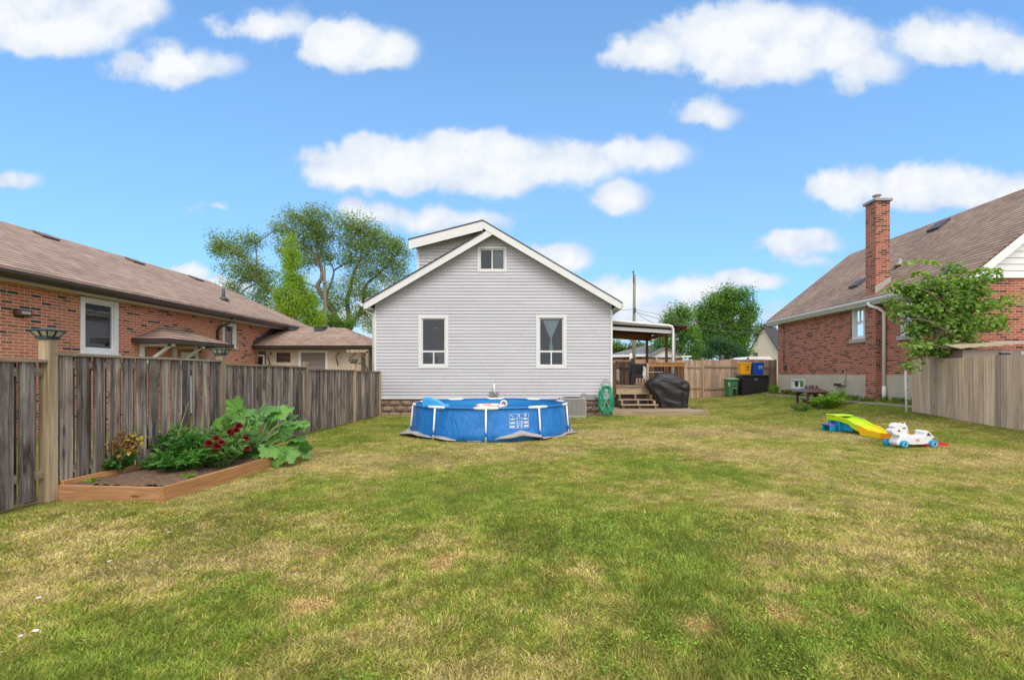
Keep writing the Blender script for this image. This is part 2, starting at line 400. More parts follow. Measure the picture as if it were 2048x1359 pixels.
M_['dark_room'] = plain('room_wall', (0.06, 0.065, 0.06), 0.9, var=0.3, scale=2)
M_['glass'] = glass('window_glass')
M_['fence_grey'] = wood('weathered_grey_board', ((0.07, 0.057, 0.05), (0.23, 0.195, 0.17), (0.50, 0.44, 0.385)), 'z', stain=0.85)
M_['fence_rail'] = wood('weathered_grey_rail', ((0.16, 0.13, 0.09), (0.29, 0.24, 0.17), (0.42, 0.36, 0.27)), 'y', stain=0.3)
M_['fence_post'] = wood('tan_post_wood', ((0.20, 0.155, 0.10), (0.33, 0.265, 0.18), (0.46, 0.39, 0.28)), 'z', stain=0.2)
M_['cedar'] = wood('cedar_board', ((0.38, 0.28, 0.20), (0.56, 0.44, 0.34), (0.70, 0.58, 0.47)), 'z', stain=0.2)
M_['cedar_back'] = wood('back_fence_board', ((0.30, 0.195, 0.135), (0.45, 0.315, 0.23), (0.58, 0.44, 0.33)), 'z', stain=0.25)
M_['cedar_rail'] = wood('back_fence_rail', ((0.28, 0.19, 0.12), (0.42, 0.30, 0.20), (0.52, 0.40, 0.28)), 'x', stain=0.15)
M_['plank_y'] = wood('plank_lit_side', ((0.36, 0.16, 0.06), (0.50, 0.25, 0.10), (0.60, 0.34, 0.15)), 'y', rough=0.65, stain=0.1, knots=False)  # brighter orange carries the stronger light on the long sides in its colour
M_['plank_x'] = wood('plank_shaded_end', ((0.26, 0.135, 0.07), (0.38, 0.21, 0.11), (0.48, 0.29, 0.16)), 'x', rough=0.65, stain=0.15)  # same bed planks, browner: the weaker light on the ends is in the colour
M_['deck'] = wood('deck_boards', ((0.25, 0.19, 0.125), (0.39, 0.31, 0.21), (0.52, 0.43, 0.31)), 'x', stain=0.25)
M_['deck_orange'] = wood('orange_rail_wood', ((0.26, 0.12, 0.05), (0.40, 0.20, 0.09), (0.52, 0.30, 0.15)), 'x', stain=0.15)
M_['post_brown'] = wood('brown_post_wood', ((0.13, 0.06, 0.03), (0.21, 0.105, 0.055), (0.30, 0.16, 0.09)), 'z', stain=0.2)
M_['rafter'] = wood('rafter_wood', ((0.07, 0.05, 0.04), (0.13, 0.095, 0.075), (0.2, 0.15, 0.12)), 'y', stain=0.3)
M_['pool_blue'] = plain('pool_vinyl', (0.012, 0.16, 0.50), 0.32, var=0.08, scale=1.2)
m, n, out = newmat('pool_vinyl_wrinkled')
wv = n('TexNoise', None, Vector=n.vm('MULTIPLY', pos(n), (5, 5, 2.2)), Scale=1.0, Detail=4.0, Roughness=0.5, Distortion=1.2).outputs[0]
pc_ = n.ramp(wv, [(0.3, (0.010, 0.15, 0.46)), (0.7, (0.02, 0.20, 0.58))])
finish(m, n, out, pc_, 0.36, bump=wv, strength=0.55, dist=0.06); M_['pool_wall'] = m
M_['pool_in'] = plain('pool_liner', (0.02, 0.24, 0.60), 0.4, var=0.12, scale=1.5)
M_['tarp'] = plain('grey_tarp', (0.34, 0.31, 0.29), 0.6, var=0.2, scale=5)
M_['tarp_r'] = M_['tarp']
M_['toyblue'] = plain('light_blue_plastic', (0.04, 0.36, 0.78), 0.35, var=0.06)
M_['black'] = plain('black_fabric', (0.018, 0.018, 0.02), 0.55, var=0.25, scale=7, bump=0.1)
M_['blackpl'] = plain('black_plastic', (0.016, 0.016, 0.019), 0.45, var=0.2, scale=4)
M_['green_bin'] = plain('green_plastic', (0.055, 0.19, 0.07), 0.45, var=0.08)
M_['yellow_bin'] = plain('yellow_plastic', (0.86, 0.42, 0.01), 0.4, var=0.05)
M_['blue_bin'] = plain('blue_plastic', (0.012, 0.10, 0.62), 0.4, var=0.05)
M_['hose'] = plain('green_hose', (0.01, 0.30, 0.16), 0.35, var=0.15)
M_['hose_light'] = plain('pale_green_hose', (0.10, 0.55, 0.33), 0.35, var=0.1)
M_['metal_grey'] = plain('grey_metal', (0.30, 0.30, 0.31), 0.45, metal=0.3, var=0.1)
M_['hanger'] = plain('hanger_beige', (0.36, 0.33, 0.28), 0.5, var=0.1)
M_['ac'] = plain('ac_paint', (0.33, 0.31, 0.29), 0.5, var=0.08)
M_['bronze'] = plain('dark_bronze', (0.10, 0.06, 0.05), 0.4, metal=0.2, var=0.2, scale=10)
M_['lamp_metal'] = plain('dark_green_metal', (0.03, 0.04, 0.035), 0.4, metal=0.3)
M_['vent_brown'] = plain('vent_brown', (0.17, 0.13, 0.11), 0.6)
M_['glass_side'] = glass('side_window_glass', (0.62, 0.66, 0.64), 0.22)
M_['frost'] = plain('frosted_panel', (0.45, 0.42, 0.33), 0.35, var=0.12, scale=12)
M_['soil'] = plain('soil', (0.15, 0.09, 0.055), 0.95, var=0.65, scale=26, bump=1.0)
M_['concrete'] = plain('concrete', (0.42, 0.39, 0.34), 0.85, var=0.15, scale=4)
M_['bark'] = plain('bark', (0.17, 0.135, 0.10), 0.9, var=0.35, scale=6, bump=0.6)
M_['stem'] = plain('green_stem', (0.20, 0.33, 0.08), 0.5, var=0.2, scale=10)
M_['twig'] = plain('dry_twig', (0.35, 0.27, 0.17), 0.8, var=0.2, scale=20)
M_['pole'] = wood('utility_pole_wood', ((0.17, 0.15, 0.105), (0.27, 0.245, 0.175), (0.36, 0.33, 0.24)), 'z', stain=0.2, knots=False)
M_['wire'] = plain('wire', (0.10, 0.10, 0.11), 0.6)
M_['lime'] = plain('lime_plastic', (0.50, 0.75, 0.01), 0.35, var=0.04)
M_['toyyellow'] = plain('yellow_toy_plastic', (0.93, 0.58, 0.005), 0.35, var=0.04)
M_['toyorange'] = plain('orange_toy_plastic', (0.92, 0.33, 0.005), 0.35, var=0.04)
M_['toyred'] = plain('red_toy_plastic', (0.72, 0.05, 0.035), 0.35, var=0.04)
M_['toycyan'] = plain('cyan_toy_plastic', (0.01, 0.30, 0.55), 0.35, var=0.04)
M_['purple'] = plain('purple_plastic', (0.22, 0.10, 0.45), 0.4)
M_['darkgrey'] = plain('dark_grey', (0.07, 0.07, 0.08), 0.6)
M_['curtain'] = plain('pale_blue_curtain', (0.62, 0.78, 0.86), 0.8, var=0.15, scale=5)
M_['red_flower'] = plain('dark_red_petals', (0.26, 0.006, 0.012), 0.6, var=0.3, scale=30, vr=0.3)
M_['yellow_flower'] = plain('yellow_petals', (0.80, 0.66, 0.08), 0.6)
M_['coral'] = plain('coral_vinyl', (0.80, 0.33, 0.22), 0.4)
M_['print'] = plain('white_print', (0.50, 0.62, 0.78), 0.5, var=0.05)
M_['shed_tan'] = plain('taupe_shed_metal', (0.24, 0.185, 0.165), 0.55, var=0.08)
M_['shed_roof'] = plain('shed_roof_metal', (0.50, 0.40, 0.30), 0.5, var=0.12)
M_['beige'] = plain('beige_siding', (0.55, 0.49, 0.40), 0.7, var=0.05)
M_['L_maple'] = leafmat('maple_leaf', (0.10, 0.17, 0.045), (0.21, 0.31, 0.085), (0.37, 0.48, 0.17))
M_['L_bright'] = leafmat('bright_leaf', (0.12, 0.23, 0.018), (0.27, 0.41, 0.04), (0.44, 0.58, 0.09))
M_['L_mid'] = leafmat('mid_leaf', (0.055, 0.13, 0.025), (0.13, 0.26, 0.045), (0.24, 0.39, 0.08))
M_['L_blue'] = leafmat('bluish_leaf', (0.03, 0.09, 0.035), (0.06, 0.15, 0.06), (0.11, 0.22, 0.09))
M_['L_olive'] = leafmat('olive_leaf', (0.06, 0.075, 0.015), (0.12, 0.14, 0.03), (0.19, 0.19, 0.05))
M_['L_vine'] = leafmat('vine_leaf', (0.055, 0.13, 0.025), (0.17, 0.30, 0.06), (0.36, 0.48, 0.13))
M_['L_bed'] = leafmat('bed_leaf', (0.03, 0.11, 0.02), (0.08, 0.22, 0.04), (0.17, 0.37, 0.08))
M_['L_dahlia'] = leafmat('dahlia_leaf', (0.05, 0.12, 0.03), (0.12, 0.25, 0.07), (0.24, 0.39, 0.13))
M_['L_squash'] = leafmat('squash_leaf', (0.04, 0.13, 0.03), (0.075, 0.20, 0.05), (0.15, 0.30, 0.10), 0.3)
M_['L_dry'] = leafmat('dry_leaf', (0.16, 0.06, 0.02), (0.30, 0.16, 0.05), (0.35, 0.33, 0.05), 0.2)
M_['L_clump'] = leafmat('clump_leaf', (0.09, 0.20, 0.012), (0.20, 0.38, 0.03), (0.36, 0.56, 0.07))

# ------------------------------------------------------------------ lawn: colour, ground sheet, blades
def ground_at(px, py):
    Y = CZ * F / (py - HY)
    for _ in range(6):
        X = XY(px, Y); Y = (CZ - float(0.5 * np.clip((X - 6) / 5.5, 0, 1) ** 2)) * F / (py - HY)
    return XY(px, Y), Y
PATCH = [  # px, py, half width, half height, amount (+ dry, - green)
    (1400, 945, 105, 26, -1.3), (1010, 990, 170, 45, -.75), (1180, 1080, 150, 75, -.75), (1330, 1130, 110, 90, -.7), (430, 1075, 130, 28, -.8),
    (300, 1050, 60, 14, -.3), (560, 985, 60, 16, -.6), (250, 1015, 200, 16, -.6), (1270, 895, 60, 10, -.8), (1230, 925, 80, 14, -.6),
    (90, 1150, 110, 22, -.4), (600, 1180, 200, 40, -.4), (250, 1280, 300, 90, -.45), (750, 1000, 120, 50, -.1), (1050, 1250, 200, 60, -.3),
    (1960, 990, 150, 30, -.45), (1850, 940, 180, 20, -.3), (1980, 1110, 110, 45, -.5), (1560, 920, 90, 14, -.2), (720, 865, 90, 26, -.7), (640, 890, 80, 16, -.3),
    (1500, 815, 230, 14, -.35), (1700, 820, 140, 14, -.9), (1950, 850, 160, 16, -.7), (1580, 800, 60, 10, -.8), (1250, 835, 80, 9, -.6), (1480, 890, 40, 6, -.5),
    (1680, 1010, 150, 28, -.25), (1800, 1260, 130, 50, -.25), (1480, 1300, 120, 50, -.25), (1300, 1180, 60, 40, -.4),
    (180, 1080, 200, 18, .7), (90, 1195, 190, 30, .75), (330, 1055, 200, 14, .4), (330, 1180, 120, 16, .5), (160, 1045, 120, 12, .5), (470, 970, 110, 14, .8), (330, 1130, 300, 20, .3),
    (700, 930, 140, 22, .8), (900, 915, 200, 14, .75), (1120, 905, 120, 12, .7), (1270, 885, 120, 12, .6), (1500, 860, 200, 14, .65), (1330, 865, 150, 14, .75),
    (1460, 905, 160, 12, .7), (1580, 905, 150, 16, .6), (1900, 915, 180, 16, .85), (1330, 965, 120, 12, .5), (1500, 990, 120, 30, .45), (1750, 1020, 200, 30, .25), (1850, 1120, 240, 40, .6), (1950, 1250, 170, 70, .65),
    (1560, 1210, 160, 50, .4), (550, 1110, 140, 24, .5), (640, 1130, 120, 18, .35), (860, 1040, 100, 20, .25), (1450, 1250, 120, 40, .3), (830, 1150, 120, 60, .35), (980, 1310, 180, 40, .3), (620, 1060, 80, 16, .3)]
BURN = [(903, 1125, 34, 16), (625, 1190, 60, 22), (1375, 1228, 32, 20), (1545, 1225, 34, 18), (660, 1095, 24, 7), (1735, 1215, 18, 10)]
PW = []
for (px, py, w, h, a) in PATCH:
    X, Y = ground_at(px, py); PW.append((X, Y, w / F * Y, h * Y * Y / (F * CZ), a))
BW = []
for (px, py, w, h) in BURN:
    X, Y = ground_at(px, py); BW.append((X, Y, w / F * Y, h * Y * Y / (F * CZ)))
def dryness(x, y):
    wx = x + (fbm(x * 1.5, y * 1.5, 3, 3) - .5) * 0.9; wy = y + (fbm(x * 1.5, y * 1.5, 9, 3) - .5) * 0.9
    d = 0.50 + (fbm(x * 0.8, y * 0.8, 1, 4) - 0.5) * 1.1 + (fbm(x * 2.6, y * 2.6, 2, 4) - 0.5) * 1.1 + (fbm(x * 14, y * 14, 5, 2) - 0.5) * 0.8
    for (X, Y, a, b, k) in PW:
        d = d + 0.46 * k * np.exp(-(((wx - X) / a) ** 2 + ((wy - Y) / b) ** 2))
    burn = np.zeros_like(d)
    for (X, Y, a, b) in BW:
        burn = np.maximum(burn, np.exp(-((((x + wx) / 2 - X) / a) ** 2 + (((y + wy) / 2 - Y) / b) ** 2) * 1.5))
    return np.clip(d, 0, 1), np.clip(burn * 1.3, 0, 1)
GREEN = np.array([0.28, 0.385, 0.06]); OLIVE = np.array([0.47, 0.46, 0.10]); STRAW = np.array([0.74, 0.58, 0.27]); BURNT = np.array([0.78, 0.53, 0.24])
def lawncol(x, y, jit=0.0):
    d, b = dryness(x, y)
    if jit: d = np.clip(d + rng.normal(0, jit, len(d)), 0, 1)
    t = np.clip(d * 2, 0, 1)[:, None]; u = np.clip(d * 2 - 1, 0, 1)[:, None]
    c = GREEN * (1 - t) + OLIVE * t; c = c * (1 - u) + STRAW * u
    bj = b[:, None]
    c = c * (1 - bj) + BURNT * bj
    tf = fbm(x * 11 + 3, y * 11, 91, 3)[:, None]; c = c * (0.56 + 0.72 * tf)       # single tufts differ in tone
    dk = fbm(x * 1.1 + 40, y * 1.1, 77, 3)[:, None]       # thicker, darker coarse turf here and there
    c = c * (1 - 0.22 * np.clip((dk - 0.55) * 5, 0, 1) * (1 - bj))
    return c, d, b
def axis_pts(a, b, step, far):
    core = np.arange(a, b + 1e-6, step); L = []; s = step; p = a
    while p > -far: s *= 1.35; p -= s; L.append(p)
    Rr = []; s = step; p = core[-1]
    while p < far: s *= 1.35; p += s; Rr.append(p)
    return np.concatenate([L[::-1], core, Rr])
gx = axis_pts(-6, 14, 0.10, 1500); gy = axis_pts(0.5, 25, 0.10, 1500)
GX, GY = np.meshgrid(gx, gy); fx, fy = GX.ravel(), GY.ravel()
gc, gd, gb = lawncol(fx, fy)
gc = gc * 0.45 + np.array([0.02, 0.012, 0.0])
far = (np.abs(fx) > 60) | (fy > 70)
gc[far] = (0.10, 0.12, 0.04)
GG = np.stack([fx, fy, gz(fx, fy)], 1).reshape(len(gy), len(gx), 3)
m, n, out = newmat('lawn_ground')
ca = n('Attribute', {'attribute_name': 'col'}).outputs['Color']
t1 = n('TexNoise', None, Vector=pos(n), Scale=55.0, Detail=5.0, Roughness=0.8).outputs[0]
t2 = n('TexNoise', None, Vector=pos(n), Scale=9.0, Detail=4.0, Roughness=0.7).outputs[0]
c = n.mix(1.0, ca, n.ramp(t1, [(0.3, (0.55,) * 3), (0.7, (1.35,) * 3)]), 'MULTIPLY')
c = n.mix(1.0, c, n.ramp(t2, [(0.3, (0.8,) * 3), (0.7, (1.15,) * 3)]), 'MULTIPLY')
finish(m, n, out, c, 0.95, bump=t1, strength=0.8, dist=0.02, spec=0.1)
M_['ground'] = m
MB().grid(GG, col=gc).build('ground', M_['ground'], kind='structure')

def blocked(x, y):
    b = (x < -5.06) | (y > 14.98) & (x < 2.64) | (x > 11.5)
    b |= (x > -5.1) & (x < -3.70 - 0.0) & (y > 4.86) & (y < 7.26) & (x < -3.92 + (y - 4.86) * 0.07)
    b |= ((x + 0.98) ** 2 + (y - 10.9) ** 2 < 1.93 ** 2)
    b |= (x > 2.66) & (x < 5.87) & (y > 15.1)& (y < 20.6)
    b |= (y > 23.5) | ((x > 9.87 + (y - 9.6) * 0.181) & (y < 12.4))
    b |= (x > 0.9) & (x < 1.75) & (y > 13.9) & (y < 14.95)
    return b
m, n, out = newmat('grass_blade')
ca = n('Attribute', {'attribute_name': 'col'}).outputs['Color']
b = n('BsdfPrincipled', None, Base_Color=ca, Roughness=0.6); b.inputs['Specular IOR Level'].default_value = 0.2
t = n('BsdfTranslucent', None, Color=n.mix(1.0, ca, (1.3, 1.35, 0.8), 'MULTIPLY'))
x = n('MixShader', None, Fac=0.3); m.node_tree.links.new(b.outputs[0], x.inputs[1]); m.node_tree.links.new(t.outputs[0], x.inputs[2])
m.node_tree.links.new(x.outputs[0], out.inputs[0]); M_['grass'] = m
def blades(N, y0, y1, hgt, wid, two):
    """N blades with density falling with distance from where the lawn is seen"""
    # spread in y with pdf ~ 1/y so that the picture is evenly covered
    y = y0 * (y1 / y0) ** rng.random(N)
    half_l, half_r = np.minimum(1.35 * y + 1.0, 5.2), np.minimum(1.25 * y + 1.0, 12.5)
    x = -half_l + (half_l + half_r) * rng.random(N)
    keep = ~blocked(x, y); x, y = x[keep], y[keep]; k = len(x)
    c, d, bn = lawncol(x, y, 0.24)
    tall = 0.75 + 0.6 * fbm(x * 2.2, y * 2.2, 55, 3)
    h = hgt * tall * (0.55 + 0.9 * rng.random(k)) * (1 - 0.45 * bn); w = wid * (0.6 + 0.8 * rng.random(k)) * np.maximum(1, y / y0) ** 0.8
    a = rng.random(k) * 2 * np.pi; la = (fbm(x * 3.1, y * 3.1, 88, 2) * 5 * np.pi) + rng.normal(0, 1.5, k)
    lean = h * (0.25 + 0.9 * rng.random(k) + 0.4 * d)
    z = gz(x, y) - 0.004
    B = np.stack([x, y, z], 1); S = np.stack([np.cos(a), np.sin(a), np.zeros(k)], 1) * w[:, None] / 2
    L = np.stack([np.cos(la) * lean, np.sin(la) * lean, h], 1)
    L[:, 2] *= np.clip(1 - 0.35 * (lean / h - .35), 0.35, 1)
    c = c * (0.55 + 0.8 * rng.random((k, 1))) * (1 + rng.normal(0, 0.06, (k, 3)))
    c = np.clip(c, 0.01, 0.85)
    if two:
        mid = L * 0.5; mid[:, 2] *= 1.25
        V = np.stack([B - S, B + S, B + mid - S * 0.7, B + mid + S * 0.7, B + L], 1)
        base = (np.arange(k) * 5)[:, None]
        q = np.array([[0, 1, 3, 2]]) + base; tr = np.array([[2, 3, 4]]) + base
        fs = [q, tr]; C = np.repeat(c, 5, 0)
    else:
        V = np.stack([B - S, B + S, B + L], 1); fs = [np.array([[0, 1, 2]]) + (np.arange(k) * 3)[:, None]]; C = np.repeat(c, 3, 0)
    return V.reshape(-1, 3), fs, C
gm = MB()
for args in ((520000, 1.2, 4.5, 0.024, 0.0030, True), (460000, 4.5, 10, 0.026, 0.0052, False), (260000, 10, 24, 0.030, 0.009, False)):
    V, fs, C = blades(*args); gm.add(V, fs, 0.5, False, C)
k = 60000; y = 1.2 * (11 / 1.2) ** rng.random(k); x = -np.minimum(1.35 * y + 1, 5.2) + (np.minimum(1.35 * y + 1, 5.2) + np.minimum(1.25 * y + 1, 12.5)) * rng.random(k)
cc_, d_, b_ = lawncol(x, y); kp = (~blocked(x, y)) & (d_ < .40) & (fbm(x * 2.5, y * 2.5, 66, 2) > .5); x, y = x[kp], y[kp]; k = len(x)
CLT = np.array([[0, 0, 0], [-.5, .45, .12], [-.3, .95, .1], [0, .8, 0], [.3, .95, .1], [.5, .45, .12]], float)
a_ = rng.random(k) * 2 * np.pi; D_ = np.stack([np.cos(a_), np.sin(a_), rng.normal(.1, .25, k)], 1); S_ = np.stack([-np.sin(a_), np.cos(a_), rng.normal(0, .2, k)], 1); N_c = np.cross(S_, D_)
sz_ = (.008 + .007 * rng.random(k)) * np.maximum(1, y / 4) ** .6
gm.inst(CLT, [np.array([[0, 5, 3], [0, 3, 1]]), np.array([[1, 3, 2], [5, 4, 3]])], np.stack([S_, D_, N_c], 2) * sz_[:, None, None], np.stack([x, y, gz(x, y) + .012 + .012 * rng.random(k)], 1), np.full(k, .5), False, np.clip(np.array([[.27, .43, .05]]) * (.6 + .7 * rng.random((k, 1))), 0, 1))
g = gm.build('grass', M_['grass'], kind='stuff'); g['label'] = 'short patchy lawn grass with straw coloured dry spots'; g['category'] = 'grass'

# ------------------------------------------------------------------ walls with openings, windows
def panel_wall(mb, plane, c, a0, a1, z0, z1, holes=(), rv=0.5):
    A = sorted({a0, a1, *[h[0] for h in holes], *[h[1] for h in holes]}); Z = sorted({z0, z1, *[h[2] for h in holes], *[h[3] for h in holes]})
    for i in range(len(A) - 1):
        for j in range(len(Z) - 1):
            am, zm = (A[i] + A[i + 1]) / 2, (Z[j] + Z[j + 1]) / 2
            if any(h[0] < am < h[1] and h[2] < zm < h[3] for h in holes): continue
            q = [(A[i], Z[j]), (A[i + 1], Z[j]), (A[i + 1], Z[j + 1]), (A[i], Z[j + 1])]
            mb.add([(a, c, z) if plane == 'y' else (c, a, z) for a, z in q], np.array([[0, 1, 2, 3]]), rv)
class Face:
    """box maker in wall coordinates: a along the wall, d outward, z up"""
    def __init__(s, plane, c, sgn): s.p, s.c, s.s = plane, c, sgn
    def box(s, mb, a0, a1, d0, d1, z0, z1, rv=None):
        e0, e1 = sorted((s.c + s.s * d0, s.c + s.s * d1))
        if s.p == 'y': mb.box(a0, a1, e0, e1, z0, z1, rnd=rv)
        else: mb.box(e0, e1, a0, a1, z0, z1, rnd=rv)
    def pt(s, a, d, z): return (a, s.c + s.s * d, z) if s.p == 'y' else (s.c + s.s * d, a, z)
def window(parent, fc, a0, a1, z0, z1, trim=0.09, bars=(), mat='white', sill=True, room=0.7, depth=0.06, proud=0.03, glassm='glass'):
    """a0..a1, z0..z1: outer edge of the trim"""
    b = MB(); t = trim
    fc.box(b, a0, a0 + t, -depth, proud, z0, z1); fc.box(b, a1 - t, a1, -depth, proud, z0, z1)
    fc.box(b, a0 + t, a1 - t, -depth, proud, z1 - t, z1); fc.box(b, a0 + t, a1 - t, -depth, proud, z0, z0 + t)
    s = 0.035; i0, i1, j0, j1 = a0 + t, a1 - t, z0 + t, z1 - t
    fc.box(b, i0, i0 + s, -depth, -0.01, j0, j1); fc.box(b, i1 - s, i1, -depth, -0.01, j0, j1)
    fc.box(b, i0 + s, i1 - s, -depth, -0.01, j1 - s, j1); fc.box(b, i0 + s, i1 - s, -depth, -0.01, j0, j0 + s)
    for (p0, q0, p1, q1) in bars: fc.box(b, p0, p1, -depth + .004, -0.015, q0, q1)
    w = b.build('window', M_[mat], parent, bevel=0.004, seg=1)
    g = MB(); g.add([fc.pt(a, -0.045, z) for a, z in ((i0, j0), (i1, j0), (i1, j1), (i0, j1))], np.array([[0, 1, 2, 3]]))
    g.build('pane', M_[glassm], w)
    if sill:
        s_ = MB(); fc.box(s_, a0 - 0.03, a1 + 0.03, 0, proud + 0.04, z0 - 0.05, z0 - 0.002); s_.build('sill', M_[mat], w, bevel=0.004, seg=1)
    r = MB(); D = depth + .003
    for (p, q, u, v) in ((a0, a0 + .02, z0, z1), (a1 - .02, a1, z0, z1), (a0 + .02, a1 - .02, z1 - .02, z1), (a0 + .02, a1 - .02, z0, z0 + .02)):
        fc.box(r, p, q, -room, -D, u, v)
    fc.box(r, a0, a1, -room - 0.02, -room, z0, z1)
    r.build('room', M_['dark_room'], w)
    return w

# ================================================================== main house
HX0, HX1, HYF, HYB = XY(750, 15), XY(1224, 15), 15.0, 25.0
XC = -1.288; PIT = 0.587; ZR = 6.13; EO = 4.16
def lap_wall(mb, y, z0, z1, xr, holes, h=0.1066, lip=0.021):
    k = 0
    z = z0
    while z < z1 - 1e-6:
        zt = min(z + h, z1); cuts = sorted({z, zt, *[c for ho in holes for c in (ho[2], ho[3]) if z < c < zt]})
        rv = random.random()
        for a, b in zip(cuts[:-1], cuts[1:]):
            (l0, r0), (l1, r1) = xr(a), xr(b)
            if r0 - l0 < 0.01: continue
            if r1 < l1: l1 = r1 = (l1 + r1) / 2
            ya = y - lip * (1 - ((a - z) / h)) ; yb = y - lip * (1 - ((b - z) / h))
            ho = sorted([q for q in holes if q[2] < (a + b) / 2 < q[3]])
            segs = []; s0, s1 = l0, l1
            for q in ho: segs.append((s0, q[0], s1, q[0])); s0 = s1 = q[1]
            segs.append((s0, r0, s1, r1))
            sp2 = []
            for (u0, u1, w0, w1) in segs:      # panels of about 3.6 m overlap here and there
                cut = (z * 13.7 % 3.1) - 3.9
                while cut < u1 - .2:
                    if cut > max(u0, w0) + .2 and cut < min(u1, w1) - .2: sp2.append((u0, cut, w0, cut)); u0 = w0 = cut + .003
                    cut += 3.1
                sp2.append((u0, u1, w0, w1))
            for (u0, u1, w0, w1) in sp2:
                if u1 - u0 < 0.005: continue
                rv = random.random()
                mb.add([(u0, ya, a), (u1, ya, a), (w1, yb, b), (w0, yb, b)], np.array([[0, 1, 2, 3]]), rv)
                if a == z: mb.add([(u0, y + .002, a), (u1, y + .002, a), (u1, ya, a), (u0, ya, a)], np.array([[0, 1, 2, 3]]), rv)
        z = zt
house = thing('siding_house', 'light grey vinyl sided gabled house standing behind the blue pool', 'house', (XC, HYF, 0))
WL = (XY(837, 15), XY(897, 15), ZZ(736, 15), ZZ(630, 15)); WR = (XY(1072, 15), XY(1133, 15), ZZ(737, 15), ZZ(629, 15))
WA = (XY(955, 15), XY(1013.5, 15), ZZ(544, 15), ZZ(493, 15))
ZW = ZZ(795.5, 15)
def gable(z):
    hw = min((ZR - 0.16 - z) / PIT, (HX1 - HX0) / 2); return (XC - hw, XC + hw)
mb = MB(); lap_wall(mb, HYF, ZW, ZR - 0.17, gable, [WL, WR, WA])
# side and rear walls
mb.box(HX0, HX0 + .1, HYF + .004, HYB, ZW, 3.55, rnd=.5); mb.box(HX1 - .1, HX1, HYF + .004, HYB, ZW, 3.55, rnd=.5); mb.box(HX0, HX1, HYB, HYB + .1, ZW, 3.55, rnd=.5)
mb.build('wall', M_['siding'], house)
# corner trims
mb = MB()
for xx in (HX0 - .012, HX1 - .055): mb.box(xx, xx + .067, HYF - .035, HYF + .06, ZW - .01, 3.46)
mb.box(HX0, HX1, HYF - .03, HYF, ZW - .03, ZW - .001)
mb.build('corner_trim', M_['white'], house)
# rusticated block foundation
mb = MB(); r_ = 0; z = -0.1
while z < ZW - 0.06:
    zt = min(z + 0.2, ZW - .032); x = HX0 + .03 - (r_ % 2) * .2
    while x < HX1 - .04:
        xa, xb = max(x + .005, HX0 + .03), min(x + .395, HX1 - .03)
        if xb - xa > .03:
            nx = 7; nz = 4; G = np.zeros((nz, nx, 3))
            for i in range(nz):
                for j in range(nx):
                    e = (0 < i < nz - 1) and (0 < j < nx - 1)
                    G[i, j] = (xa + (xb - xa) * j / (nx - 1), HYF + .035 - (0.045 + .03 * random.random() if e else 0), z + .005 + (zt - z - .01) * i / (nz - 1))
            mb.grid(G, smooth=False)
        x += .4
    z = zt; r_ += 1
mb.box(HX0 + .03, HX1 - .03, HYF + .04, HYB, -.1, ZW - .04, rnd=.3)
M_['block'] = plain('rock_face_block', (0.27, 0.19, 0.145), 0.9, var=0.25, scale=5, bump=0.6, vr=0.15)
mb.build('foundation', M_['block'], house)
fc = Face('y', HYF, -1)
i0, i1, bz = WL[0] + .09 + .03, WL[1] - .09 - .03, None
for W in (WL, WR):
    zb = ZZ(702.5, 15); xm = (W[0] + W[1]) / 2
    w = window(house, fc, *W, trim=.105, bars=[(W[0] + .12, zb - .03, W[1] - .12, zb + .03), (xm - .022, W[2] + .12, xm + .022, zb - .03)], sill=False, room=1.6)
    if W is WR:
        # gathered curtain tied in the middle
        G = []; zt, zk, ze = W[3] - .17, ZZ(676, 15), zb
        for i in range(22):
            t = i / 21; zz = zt + (ze - zt) * t
            if zz > zk: wd = .25 * ((zz - zk) / (zt - zk)) ** .9 + .022
            else: wd = .022 + .05 * ((zk - zz) / (zk - ze))
            row = []
            for j in range(31):
                s_ = j / 30 * 2 - 1; row.append((xm - .005 + s_ * wd + (.02 * max(0, (zk - zz))), HYF + .085 + .025 * math.sin(j * 1.9) * min(1, wd * 5), zz))
            G.append(row)
        MB().grid(G).build('curtain', M_['curtain'], w)
    else:
        q = MB(); q.lathe([(.01, .05), (.05, .04), (.13, .0), (.135, -.01), (.0, -.012)], (xm - .04, HYF + .6, ZZ(655, 15.3)), 20); q.build('ceiling_lamp', M_['toyyellow'], w)
        q = MB(); q.box(xm + .05, xm + .28, HYF + .5, HYF + .52, W[2] + .1, zb - .1); q.box(xm - .3, xm + .3, HYF + .8, HYF + .82, zb - .15, zb + .05)
        q.build('kitchen_unit', M_['ac'], w)
xm = (WA[0] + WA[1]) / 2
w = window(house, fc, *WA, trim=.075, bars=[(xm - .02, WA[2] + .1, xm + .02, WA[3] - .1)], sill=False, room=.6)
q = MB(); G = [[(xm + .02 + .35 * j / 14, HYF + .12 + .012 * math.sin(j * 2.2), WA[2] + .1 + (WA[3] - WA[2] - .2) * i / 3) for j in range(15)] for i in range(4)]
q.grid(G); q.build('curtain', M_['metal_grey'], w)
